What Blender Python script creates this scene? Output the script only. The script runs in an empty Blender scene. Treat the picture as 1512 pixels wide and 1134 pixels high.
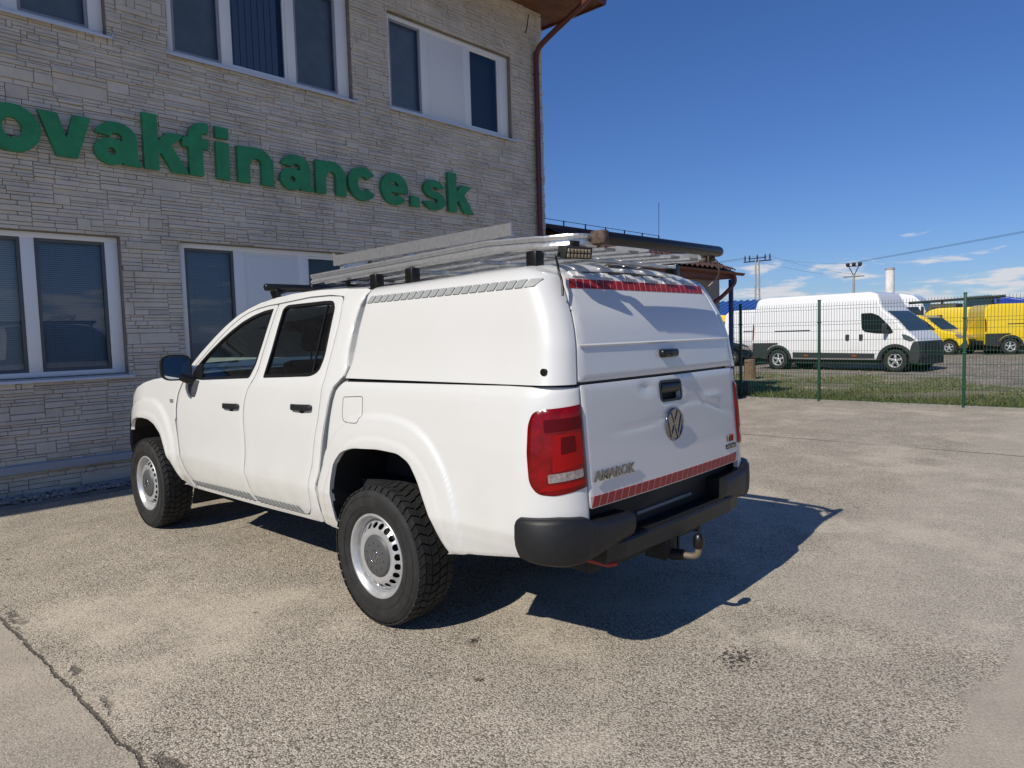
import bpy, bmesh, math, random
import numpy as np
from mathutils import Vector, Matrix, geometry
random.seed(7); rng = np.random.default_rng(7)
R = math.radians; PI = math.pi
scene = bpy.context.scene; COL = scene.collection

# ---------------------------------------------------------------- camera
def set_camera():
    cx, cy, cz, yaw, pit, rol, f = -3.0971, -3.01123, 1.50521, .820813, .071252, -.027951, 1049.25
    fw = Vector((math.sin(yaw)*math.cos(pit), math.cos(yaw)*math.cos(pit), -math.sin(pit)))
    r0 = Vector((math.cos(yaw), -math.sin(yaw), 0)); u0 = r0.cross(fw)
    r = r0*math.cos(rol)+u0*math.sin(rol); u = -r0*math.sin(rol)+u0*math.cos(rol)
    cd = bpy.data.cameras.new('camera'); cam = bpy.data.objects.new('camera', cd); COL.objects.link(cam)
    m = Matrix.Identity(4)
    for i in range(3): m[i][0] = r[i]; m[i][1] = u[i]; m[i][2] = -fw[i]; m[i][3] = (cx, cy, cz)[i]
    cam.matrix_world = m
    cd.sensor_width = 36; cd.lens = f/1512*36; cd.clip_start = .05; cd.clip_end = 5000
    scene.camera = cam
set_camera()
# ---------------------------------------------------------------- light
SUN_EL = R(40.5); SUN_AZ_OFF = R(2.2)          # sun stands to the left (-x)
sd = Vector((-math.cos(SUN_EL)*math.cos(SUN_AZ_OFF), -math.cos(SUN_EL)*math.sin(SUN_AZ_OFF), math.sin(SUN_EL)))
sl = bpy.data.lights.new('sun', 'SUN'); sl.energy = 4.1; sl.angle = R(.5); sl.color = (1, .94, .83)
so = bpy.data.objects.new('sun', sl); COL.objects.link(so); so.rotation_euler = sd.to_track_quat('Z', 'Y').to_euler()
world = bpy.data.worlds.new('World'); scene.world = world; world.use_nodes = True
def build_world():
    nt = world.node_tree; N = nt.nodes; L = nt.links; N.clear()
    out = N.new('ShaderNodeOutputWorld'); bg = N.new('ShaderNodeBackground'); L.new(bg.outputs[0], out.inputs[0])
    bg.inputs['Strength'].default_value = .092
    sky = N.new('ShaderNodeTexSky'); sky.sky_type = 'NISHITA'; sky.sun_disc = False
    sky.sun_elevation = SUN_EL; sky.sun_rotation = math.atan2(sd.x, sd.y)
    sky.air_density = 1.0; sky.dust_density = .05; sky.ozone_density = 3.0; sky.altitude = 200
    tc = N.new('ShaderNodeTexCoord'); sx = N.new('ShaderNodeSeparateXYZ'); L.new(tc.outputs['Generated'], sx.inputs[0])
    def M(op, a=None, b=None):
        n = N.new('ShaderNodeMath'); n.operation = op
        for i, v in enumerate((a, b)):
            if v is None: continue
            if isinstance(v, (int, float)): n.inputs[i].default_value = v
            else: L.new(v, n.inputs[i])
        return n.outputs[0]
    az = M('ARCTAN2', sx.outputs[0], sx.outputs[1])
    cv = N.new('ShaderNodeCombineXYZ'); L.new(M('MULTIPLY', az, 13.0), cv.inputs[0]); L.new(M('MULTIPLY', sx.outputs[2], 62.0), cv.inputs[1])
    no = N.new('ShaderNodeTexNoise'); L.new(cv.outputs[0], no.inputs['Vector']); no.inputs['Scale'].default_value = .95
    no.inputs['Detail'].default_value = 7; no.inputs['Roughness'].default_value = .58
    # cumulus only low above the horizon, thinning upwards
    mp = N.new('ShaderNodeMapRange'); mp.interpolation_type = 'SMOOTHSTEP'; L.new(sx.outputs[2], mp.inputs[0])
    mp.inputs[1].default_value = .03; mp.inputs[2].default_value = .17; mp.inputs[3].default_value = .06; mp.inputs[4].default_value = -.30
    d = M('ADD', no.outputs[0], mp.outputs[0])
    m2 = N.new('ShaderNodeMapRange'); m2.interpolation_type = 'SMOOTHSTEP'; L.new(d, m2.inputs[0])
    m2.inputs[1].default_value = .52; m2.inputs[2].default_value = .66; m2.inputs[3].default_value = 0; m2.inputs[4].default_value = .85
    up = M('GREATER_THAN', sx.outputs[2], 0.0)
    mix = N.new('ShaderNodeMixRGB'); L.new(M('MULTIPLY', m2.outputs[0], up), mix.inputs[0])
    hs = N.new('ShaderNodeMixRGB'); hs.blend_type = 'MULTIPLY'; hs.inputs[0].default_value = 1; L.new(sky.outputs[0], hs.inputs[1])
    el = N.new('ShaderNodeMapRange'); L.new(sx.outputs[2], el.inputs[0]); el.inputs[1].default_value = .0; el.inputs[2].default_value = .42
    tn = N.new('ShaderNodeMixRGB'); L.new(el.outputs[0], tn.inputs[0]); tn.inputs[1].default_value = (.44, .56, .84, 1); tn.inputs[2].default_value = (.40, .63, 1.0, 1); L.new(tn.outputs[0], hs.inputs[2])
    #   # clear, deep spring blue
    L.new(hs.outputs[0], mix.inputs[1]); mix.inputs[2].default_value = (7.4, 7.3, 7.6, 1)
    L.new(mix.outputs[0], bg.inputs['Color'])
build_world()
vs = scene.view_settings; vs.view_transform = 'Standard'; vs.look = 'None'; vs.gamma = 1; vs.exposure = 0.06; vs.use_curve_mapping = False
scene.cycles.max_bounces = 8; scene.cycles.transparent_max_bounces = 16

# ---------------------------------------------------------------- materials
MATS = {}
def mat(name, col, rough=.5, metal=0.0, coat=0.0, var=0.0, vscale=8.0, bump=0.0, bscale=200.0, col2=None, spec=.5, detail=4):
    if name in MATS: return MATS[name]
    m = bpy.data.materials.new(name); m.use_nodes = True; nt = m.node_tree; N = nt.nodes; L = nt.links
    p = N['Principled BSDF']; p.inputs['Roughness'].default_value = rough; p.inputs['Metallic'].default_value = metal
    p.inputs['Base Color'].default_value = (*col, 1); p.inputs['Specular IOR Level'].default_value = spec
    if coat: p.inputs['Coat Weight'].default_value = coat; p.inputs['Coat Roughness'].default_value = .04
    tc = N.new('ShaderNodeTexCoord')
    if var or col2:
        n = N.new('ShaderNodeTexNoise'); n.inputs['Scale'].default_value = vscale; n.inputs['Detail'].default_value = detail
        n.inputs['Roughness'].default_value = .6
        L.new(tc.outputs['Object'], n.inputs['Vector'])
        r = N.new('ShaderNodeMapRange'); r.inputs[1].default_value = .3; r.inputs[2].default_value = .7
        L.new(n.outputs[0], r.inputs[0])
        mx = N.new('ShaderNodeMixRGB'); L.new(r.outputs[0], mx.inputs[0])
        c2 = col2 or tuple(max(0, c*(1-var)) for c in col); c1 = col if col2 else tuple(min(1, c*(1+var*.5)) for c in col)
        mx.inputs[1].default_value = (*c1, 1); mx.inputs[2].default_value = (*c2, 1)
        L.new(mx.outputs[0], p.inputs['Base Color'])
    if bump:
        n2 = N.new('ShaderNodeTexNoise'); n2.inputs['Scale'].default_value = bscale; n2.inputs['Detail'].default_value = 3
        L.new(tc.outputs['Object'], n2.inputs['Vector'])
        b = N.new('ShaderNodeBump'); b.inputs['Strength'].default_value = bump; b.inputs['Distance'].default_value = .01
        L.new(n2.outputs[0], b.inputs['Height']); L.new(b.outputs[0], p.inputs['Normal'])
    MATS[name] = m; return m
def glass_mat(name, tint, refl=1.0, rough=.0):
    m = bpy.data.materials.new(name); m.use_nodes = True; nt = m.node_tree; N = nt.nodes; L = nt.links; N.clear()
    o = N.new('ShaderNodeOutputMaterial'); mx = N.new('ShaderNodeMixShader'); t = N.new('ShaderNodeBsdfTransparent')
    g = N.new('ShaderNodeBsdfGlossy'); g.inputs['Roughness'].default_value = rough; t.inputs[0].default_value = (*tint, 1)
    fr = N.new('ShaderNodeFresnel'); fr.inputs['IOR'].default_value = 1.5
    mu = N.new('ShaderNodeMath'); mu.operation = 'MULTIPLY'; mu.inputs[1].default_value = refl; mu.use_clamp = True
    L.new(fr.outputs[0], mu.inputs[0]); L.new(mu.outputs[0], mx.inputs[0]); L.new(t.outputs[0], mx.inputs[1]); L.new(g.outputs[0], mx.inputs[2]); L.new(mx.outputs[0], o.inputs[0])
    MATS[name] = m; return m

def paint_mat(name, col, dirt=.12):
    """car paint: clear coat, faint road dust thickening towards the sills"""
    m = bpy.data.materials.new(name); m.use_nodes = True; nt = m.node_tree; N = nt.nodes; L = nt.links
    p = N['Principled BSDF']; p.inputs['Roughness'].default_value = .38; p.inputs['Coat Weight'].default_value = .8; p.inputs['Coat Roughness'].default_value = .06
    tc = N.new('ShaderNodeTexCoord'); n = N.new('ShaderNodeTexNoise'); n.inputs['Scale'].default_value = 2.2; n.inputs['Detail'].default_value = 6
    n.inputs['Roughness'].default_value = .65
    L.new(tc.outputs['Object'], n.inputs['Vector'])
    sx = N.new('ShaderNodeSeparateXYZ'); L.new(tc.outputs['Object'], sx.inputs[0])
    h = N.new('ShaderNodeMapRange'); L.new(sx.outputs[2], h.inputs[0]); h.inputs[1].default_value = .35; h.inputs[2].default_value = .95; h.inputs[3].default_value = .55; h.inputs[4].default_value = .06
    r = N.new('ShaderNodeMapRange'); L.new(n.outputs[0], r.inputs[0]); r.inputs[1].default_value = .42; r.inputs[2].default_value = .78
    mu = N.new('ShaderNodeMath'); mu.operation = 'MULTIPLY'; L.new(h.outputs[0], mu.inputs[0]); L.new(r.outputs[0], mu.inputs[1])
    n2 = N.new('ShaderNodeTexNoise'); n2.inputs['Scale'].default_value = 55; n2.inputs['Detail'].default_value = 2; L.new(tc.outputs['Object'], n2.inputs['Vector'])
    r2 = N.new('ShaderNodeMapRange'); L.new(n2.outputs[0], r2.inputs[0]); r2.inputs[1].default_value = .71; r2.inputs[2].default_value = .76; r2.inputs[3].default_value = 0; r2.inputs[4].default_value = dirt
    ad = N.new('ShaderNodeMath'); ad.operation = 'ADD'; ad.use_clamp = True; L.new(mu.outputs[0], ad.inputs[0]); L.new(r2.outputs[0], ad.inputs[1])
    mx = N.new('ShaderNodeMixRGB'); L.new(ad.outputs[0], mx.inputs[0]); mx.inputs[1].default_value = (*col, 1); mx.inputs[2].default_value = (col[0]*.62, col[1]*.58, col[2]*.52, 1)
    L.new(mx.outputs[0], p.inputs['Base Color'])
    MATS[name] = m; return m

WHITE = paint_mat('white_paint', (.67, .67, .65))
DARK = mat('dark_trim', (.012, .012, .013), .7)
BLACK = mat('black_plastic', (.009, .010, .012), .5, bump=.12, bscale=500, var=.3, vscale=30)
SEAL = mat('black_seal', (.006, .006, .006), .35)
RUB = mat('tyre_rubber', (.018, .018, .018), .75, var=.5, vscale=14, bump=.15, bscale=120)
CHROMED = mat('dark_chrome', (.27, .27, .275), .10, 1.0)
SILVER = mat('silver_steel', (.50, .51, .52), .36, .45, var=.15, vscale=20)
CAPG = mat('grey_cap_plastic', (.075, .077, .08), .5)
CHROME = mat('chrome', (.50, .50, .51), .14, 1.0)
GALV = mat('galvanised_steel', (.62, .63, .64), .33, .8, var=.12, vscale=40, detail=2)
ALU = mat('aluminium', (.66, .67, .68), .35, .8, var=.25, vscale=25)
REDL = mat('red_lens', (.20, .002, .003), .16, coat=.12, spec=.3, var=.5, vscale=16)
REDB = mat('red_lens_bright', (.27, .003, .003), .2, spec=.25)
REDD = mat('red_lens_dark', (.085, .0015, .0025), .2, spec=.2)
CLEARL = mat('clear_lens', (.27, .235, .23), .12, coat=1.0, var=.5, vscale=60)
REDR = mat('red_reflective_tape', (.30, .014, .014), .35, var=.25, vscale=120)
REDG = mat('red_tape_backing', (.72, .50, .47), .4)
GREYD = mat('grey_sill_tape', (.20, .215, .225), .45, var=.2, vscale=150)
GREYR = mat('grey_reflective_tape', (.33, .345, .34), .45, var=.25, vscale=150)
SEATM = mat('seat_fabric', (.025, .026, .028), .9)
GLASS = glass_mat('car_glass', (.42, .56, .53), 1.3)
GLASSD = glass_mat('car_glass_tinted', (.30, .42, .39), 1.2)
MIRROR = mat('mirror_glass', (.5, .55, .58), .03, 1.0)
BRASS = mat('worn_steel', (.24, .20, .15), .5, .5)

# ---------------------------------------------------------------- object helpers
def tag(o, label=None, cat=None, group=None, kind=None):
    for k, v in (('label', label), ('category', cat), ('group', group), ('kind', kind)):
        if v: o[k] = v
    return o
def thing(name, label, cat, loc=(0, 0, 0), rz=0.0, group=None):
    o = bpy.data.objects.new(name, None); COL.objects.link(o); o.location = loc; o.rotation_euler = (0, 0, rz); o.empty_display_size = .3
    return tag(o, label, cat, group)
def basis(o): return Matrix.Translation(o.location) @ o.rotation_euler.to_matrix().to_4x4()
def link(name, me, m, parent=None, local=False, label=None, kind=None):
    o = bpy.data.objects.new(name, me); COL.objects.link(o)
    if m is not None:
        me.materials.clear()
        for q in (m if isinstance(m, (list, tuple)) else [m]): me.materials.append(q)
    if parent is not None:
        o.parent = parent
        if not local and parent.type == 'EMPTY': o.matrix_parent_inverse = basis(parent).inverted()
    tag(o, label, None, None, kind); return o
def copy_tree(o, parent=None):
    c = o.copy(); COL.objects.link(c); c.parent = parent
    for ch in list(o.children): copy_tree(ch, c)
    return c

class MB:
    """collects vertices and faces"""
    def __init__(s): s.v = []; s.f = []; s.sm = []; s.mi = []
    def add(s, vs, fs, smooth=False, mi=0):
        n = len(s.v); s.v += [tuple(p) for p in vs]
        for f in fs: s.f.append(tuple(n+i for i in f)); s.sm.append(smooth); s.mi.append(mi)
        return s
    def box(s, x0, x1, y0, y1, z0, z1, mi=0, M=None):
        vs = [(x, y, z) for x in (x0, x1) for y in (y0, y1) for z in (z0, z1)]
        if M is not None: vs = [M @ Vector(p) for p in vs]
        return s.add(vs, [(0, 1, 3, 2), (4, 6, 7, 5), (0, 4, 5, 1), (2, 3, 7, 6), (0, 2, 6, 4), (1, 5, 7, 3)], False, mi)
    def bbox(s, x0, x1, y0, y1, z0, z1, b=.01, mi=0, M=None, seg=2):
        """box with rounded edges"""
        bm = bmesh.new(); bmesh.ops.create_cube(bm, size=1)
        for v in bm.verts: v.co = Vector(((x0+x1)/2+v.co.x*(x1-x0), (y0+y1)/2+v.co.y*(y1-y0), (z0+z1)/2+v.co.z*(z1-z0)))
        bmesh.ops.bevel(bm, geom=list(bm.edges), offset=b, segments=seg, profile=.5, affect='EDGES', clamp_overlap=True)
        return s.bm(bm, True, mi, M)
    def bm(s, bm, smooth=True, mi=0, M=None):
        bm.verts.index_update(); vs = [(M @ v.co if M is not None else v.co.copy()) for v in bm.verts]
        s.add(vs, [tuple(v.index for v in f.verts) for f in bm.faces], smooth, mi); bm.free(); return s
    def tube(s, pts, r, n=8, mi=0, caps=True, smooth=True):
        pts = [Vector(p) for p in pts]; rs = r if isinstance(r, (list, tuple)) else [r]*len(pts); vs = []; fs = []
        up = None
        for i, p in enumerate(pts):
            t = ((pts[min(i+1, len(pts)-1)]-pts[max(i-1, 0)])).normalized()
            if up is None: up = t.orthogonal().normalized()
            up = (up-t*up.dot(t)).normalized(); sdv = t.cross(up)
            for k in range(n):
                a = 2*PI*k/n; vs.append(p+(up*math.cos(a)+sdv*math.sin(a))*rs[i])
        for i in range(len(pts)-1):
            for k in range(n): fs.append((i*n+k, i*n+(k+1) % n, (i+1)*n+(k+1) % n, (i+1)*n+k))
        s.add(vs, fs, smooth, mi)
        if caps: s.add(vs[:n], [tuple(range(n))[::-1]], False, mi); s.add(vs[-n:], [tuple(range(n))], False, mi)
        return s
    def sweep(s, path, prof, up=(0, 0, 1), mi=0, caps=True, smooth=False):
        """closed 2-D profile (side, up) swept along a path"""
        path = [Vector(p) for p in path]; upv = Vector(up); n = len(prof); vs = []; fs = []
        for i, p in enumerate(path):
            t = (path[min(i+1, len(path)-1)]-path[max(i-1, 0)]).normalized(); sv = t.cross(upv).normalized(); uv = sv.cross(t)
            for a, b in prof: vs.append(p+sv*a+uv*b)
        for i in range(len(path)-1):
            for k in range(n): fs.append((i*n+k, i*n+(k+1) % n, (i+1)*n+(k+1) % n, (i+1)*n+k))
        s.add(vs, fs, smooth, mi)
        if caps: s.add(vs[:n], [tuple(range(n))[::-1]], False, mi); s.add(vs[-n:], [tuple(range(n))], False, mi)
        return s
    def lathe(s, prof, n=48, mi=0, smooth=True, closed=False):
        """profile (x, r) turned about the X axis"""
        m = len(prof); vs = []; fs = []
        for k in range(n):
            a = 2*PI*k/n
            for x, r in prof: vs.append((x, r*math.sin(a), r*math.cos(a)))
        for k in range(n):
            k2 = (k+1) % n
            for j in range(m if closed else m-1):
                j2 = (j+1) % m; fs.append((k*m+j, k*m+j2, k2*m+j2, k2*m+j))
        return s.add(vs, fs, smooth, mi)
    def grid(s, fn, us, vs_, mi=0, smooth=True):
        nu, nv = len(us), len(vs_); P = [fn(u, v) for u in us for v in vs_]
        return s.add(P, [(i*nv+j, (i+1)*nv+j, (i+1)*nv+j+1, i*nv+j+1) for i in range(nu-1) for j in range(nv-1)], smooth, mi)
    def mesh(s, name, recalc=False):
        me = bpy.data.meshes.new(name); me.from_pydata(s.v, [], s.f)
        me.polygons.foreach_set('use_smooth', s.sm); me.polygons.foreach_set('material_index', s.mi)
        if recalc:
            bm = bmesh.new(); bm.from_mesh(me); bmesh.ops.recalc_face_normals(bm, faces=bm.faces); bm.to_mesh(me); bm.free()
        me.update(); return me
    def build(s, name, m, parent=None, local=False, label=None, kind=None, recalc=True):
        return link(name, s.mesh(name, recalc), m, parent, local, label, kind)

def in_poly(P, poly):
    P = np.asarray(P, float); x, y = P[:, 0], P[:, 1]; q = np.asarray(poly, float); ins = np.zeros(len(P), bool); n = len(q)
    for i in range(n):
        x1, y1 = q[i]; x2, y2 = q[(i+1) % n]
        if y1 == y2: continue
        c = ((y1 > y) != (y2 > y)) & (x < (x2-x1)*(y-y1)/(y2-y1)+x1); ins ^= c
    return ins
def dist_poly(P, poly):
    P = np.asarray(P, float); q = np.asarray(poly, float); d = np.full(len(P), 1e9)
    for i in range(len(q)):
        a = q[i]; b = q[(i+1) % len(q)]; ab = b-a; L2 = max((ab**2).sum(), 1e-12)
        t = np.clip(((P-a)@ab)/L2, 0, 1); d = np.minimum(d, np.hypot(*(P-a-t[:, None]*ab).T))
    return d
def area2(p): return sum(p[i][0]*p[(i+1) % len(p)][1]-p[(i+1) % len(p)][0]*p[i][1] for i in range(len(p)))
def fillet(pts, r, seg=5):
    """round the corners of a polygon; r is one radius or a list"""
    out = []; n = len(pts)
    for i in range(n):
        p = Vector(pts[i]); a = Vector(pts[i-1]); b = Vector(pts[(i+1) % n]); rr = r[i] if isinstance(r, (list, tuple)) else r
        la, lb = (a-p).length, (b-p).length; d = min(rr, la*.48, lb*.48)
        if d < 1e-4: out.append(tuple(p)); continue
        p0 = p+(a-p).normalized()*d; p1 = p+(b-p).normalized()*d
        for k in range(seg+1):
            t = k/seg; q = p0*(1-t)**2+p*2*t*(1-t)+p1*t*t; out.append(tuple(q))
    return out
def inset(pts, d):
    n = len(pts); sg = 1 if area2(pts) > 0 else -1; out = []
    for i in range(n):
        p = Vector(pts[i]); a = (p-Vector(pts[i-1])); b = (Vector(pts[(i+1) % n])-p)
        if a.length < 1e-7: a = b
        if b.length < 1e-7: b = a
        t = (a.normalized()+b.normalized())
        if t.length < 1e-6: t = a
        t.normalize(); nn = Vector((-t.y, t.x))*sg; c = max(.5, abs(t.dot(a.normalized()))); out.append(tuple(p+nn*d/c))
    return out
def densify(pts, res):
    out = []
    for i in range(len(pts)):
        a = Vector(pts[i]); b = Vector(pts[(i+1) % len(pts)]); k = max(1, int(math.ceil((b-a).length/res)))
        for j in range(k): out.append(tuple(a.lerp(b, j/k)))
    o2 = [out[0]]
    for p in out[1:]:
        if (Vector(p)-Vector(o2[-1])).length > 1e-4: o2.append(p)
    return o2
def tri2d(outline, holes, res):
    loops = [densify(outline, res)]+[densify(h, res) for h in holes]
    xs = [p[0] for p in loops[0]]; ys = [p[1] for p in loops[0]]
    gx = np.arange(min(xs)+res*.5, max(xs), res); gy = np.arange(min(ys)+res*.5, max(ys), res)
    G = np.array([(a, b) for a in gx for b in gy]) if len(gx)*len(gy) else np.zeros((0, 2))
    if len(G):
        k = in_poly(G, loops[0]) & (dist_poly(G, loops[0]) > res*.45)
        for h in loops[1:]: k &= ~in_poly(G, h) & (dist_poly(G, h) > res*.45)
        G = G[k]
    V = []; E = []
    for lp in loops:
        n0 = len(V); V += [Vector(p) for p in lp]; E += [(n0+i, n0+(i+1) % len(lp)) for i in range(len(lp))]
    V += [Vector(p) for p in G]
    vo, eo, fo, *_ = geometry.delaunay_2d_cdt(V, E, [], 0, 1e-6)
    C = np.array([((vo[f[0]].x+vo[f[1]].x+vo[f[2]].x)/3, (vo[f[0]].y+vo[f[1]].y+vo[f[2]].y)/3) for f in fo])
    k = in_poly(C, loops[0])
    for h in loops[1:]: k &= ~in_poly(C, h)
    F = [tuple(f) if (vo[f[1]]-vo[f[0]]).cross(vo[f[2]]-vo[f[0]]) > 0 else (f[0], f[2], f[1]) for f, kk in zip(fo, k) if kk]
    cnt = {}
    for f in F:
        for i in range(3): cnt[(f[i], f[(i+1) % 3])] = 1
    B = [e for e in cnt if (e[1], e[0]) not in cnt]
    return [(v.x, v.y) for v in vo], F, B
def patch(name, outline, fn, m, parent=None, res=.03, holes=(), thick=.02, off=0.0, mirror=False, back=None, flip=False, label=None, roll=.003, local=False, kind=None):
    """surface panel: 2-D outline mapped by fn(u, v) to 3-D, with turned-in edges of depth `thick`"""
    V, F, B = tri2d(outline, holes, res); h = 1e-3
    used = sorted({i for f in F for i in f}); mp = {}; P = []; NN = []
    for i in used:
        u, v = V[i]; p = fn(u, v); n = (fn(u+h, v)-fn(u-h, v)).cross(fn(u, v+h)-fn(u, v-h))
        n.normalize()
        if flip: n = -n
        mp[i] = len(P); P.append(p+n*off); NN.append(n)
    bset = {i for e in B for i in e}
    mb = MB(); Pt = [p-n*(roll if (i in bset) else 0) for p, n, i in zip(P, NN, used)]
    tf = [tuple(mp[i] for i in (f if not flip else f[::-1])) for f in F]
    mb.add(Pt, tf, True, 0)
    be = []; idx = {}
    for a, b in B:
        for q in (a, b):
            if q not in idx:
                idx[q] = len(be); be.append(Pt[mp[q]]); be.append(P[mp[q]]-NN[mp[q]]*thick)
    fs = []
    for a, b in B:
        if flip: a, b = b, a
        fs.append((idx[b], idx[a], idx[a]+1, idx[b]+1))
    mb.add(be, fs, False, 0)
    ms = [m]
    if back is not None:
        mb.add([p-n*thick for p, n in zip(P, NN)], [f[::-1] for f in tf], True, 1); ms.append(back)
    if mirror:
        mb.v = [(-x, y, z) for x, y, z in mb.v]; mb.f = [f[::-1] for f in mb.f]
    return mb.build(name, ms, parent, local, label, kind, recalc=False)
def smooth01(t): t = min(1, max(0, t)); return t*t*(3-2*t)
def interp(z, zs, ws):
    if z <= zs[0]: return ws[0]
    for i in range(len(zs)-1):
        if z <= zs[i+1]:
            t = (z-zs[i])/(zs[i+1]-zs[i]); return ws[i]+(ws[i+1]-ws[i])*t
    return ws[-1]
def catmull(pts, k=6):
    P = [Vector(p) for p in pts]; out = []
    for i in range(len(P)-1):
        p0, p1, p2, p3 = P[max(i-1, 0)], P[i], P[i+1], P[min(i+2, len(P)-1)]
        for j in range(k):
            t = j/k; out.append(tuple(.5*((2*p1)+(p2-p0)*t+(2*p0-5*p1+4*p2-p3)*t*t+(3*p1-p0-3*p2+p3)*t**3)))
    out.append(tuple(P[-1])); return out
exec_order = []
# ================================================================ small shared builders
def prism(mb, poly, fn, h0, h1, mi=0):
    n = len(poly)
    if area2(poly) < 0: poly = poly[::-1]
    a = [fn(u, v, h0) for u, v in poly]; b = [fn(u, v, h1) for u, v in poly]
    mb.add(a+b, [tuple(range(n))[::-1], tuple(range(n, 2*n))]+[(i, (i+1) % n, n+(i+1) % n, n+i) for i in range(n)], False, mi)
def stroke(p, q, w):
    p, q = Vector(p), Vector(q); t = (q-p).normalized(); n = Vector((-t.y, t.x))*w/2
    return [tuple(p+n), tuple(p-n), tuple(q-n), tuple(q+n)]
def emblem(mb, fn, r, h, mi=0, bg=None):
    """round badge: raised ring with a V over a W"""
    N = 40; pr = [(.87, .3), (.885, .9), (.93, 1.1), (.98, .9), (1.0, 0)]
    vs = [fn(r*q*math.cos(2*PI*k/N), r*q*math.sin(2*PI*k/N), h*z) for k in range(N) for q, z in pr]; m = len(pr)
    mb.add(vs, [(k*m+j, ((k+1) % N)*m+j, ((k+1) % N)*m+j+1, k*m+j+1) for k in range(N) for j in range(m-1)], True, mi)
    V = [((-.36, .79), (-.02, .10)), ((.36, .79), (.02, .10))]
    W = [((-.76, .42), (-.36, -.77)), ((-.37, -.77), (-.03, -.06)), ((.37, -.77), (.03, -.06)), ((.76, .42), (.36, -.77))]
    for i, (a, b) in enumerate(V+W):
        prism(mb, stroke((a[0]*r, a[1]*r), (b[0]*r, b[1]*r), (.105*r)), fn, 0, h*(.80+.02*i), mi)
    if bg is not None:
        prism(mb, [(.9*r*math.cos(2*PI*k/32), .9*r*math.sin(2*PI*k/32)) for k in range(32)], fn, -h*.2, h*.15, bg)
def text_part(name, body, size, ext, m, parent, M, bold=0.0, shear=0.0, sx=1.0, label=None):
    cu = bpy.data.curves.new(name, 'FONT'); cu.body = body; cu.size = size; cu.extrude = ext; cu.offset = bold; cu.shear = shear; cu.resolution_u = 3
    o = bpy.data.objects.new(name, cu); COL.objects.link(o); dg = bpy.context.evaluated_depsgraph_get()
    me = bpy.data.meshes.new_from_object(o.evaluated_get(dg)); bpy.data.objects.remove(o); bpy.data.curves.remove(cu)
    me.transform(M @ Matrix.Diagonal((sx, 1, 1, 1))); return link(name, me, m, parent, label=label)
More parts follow.
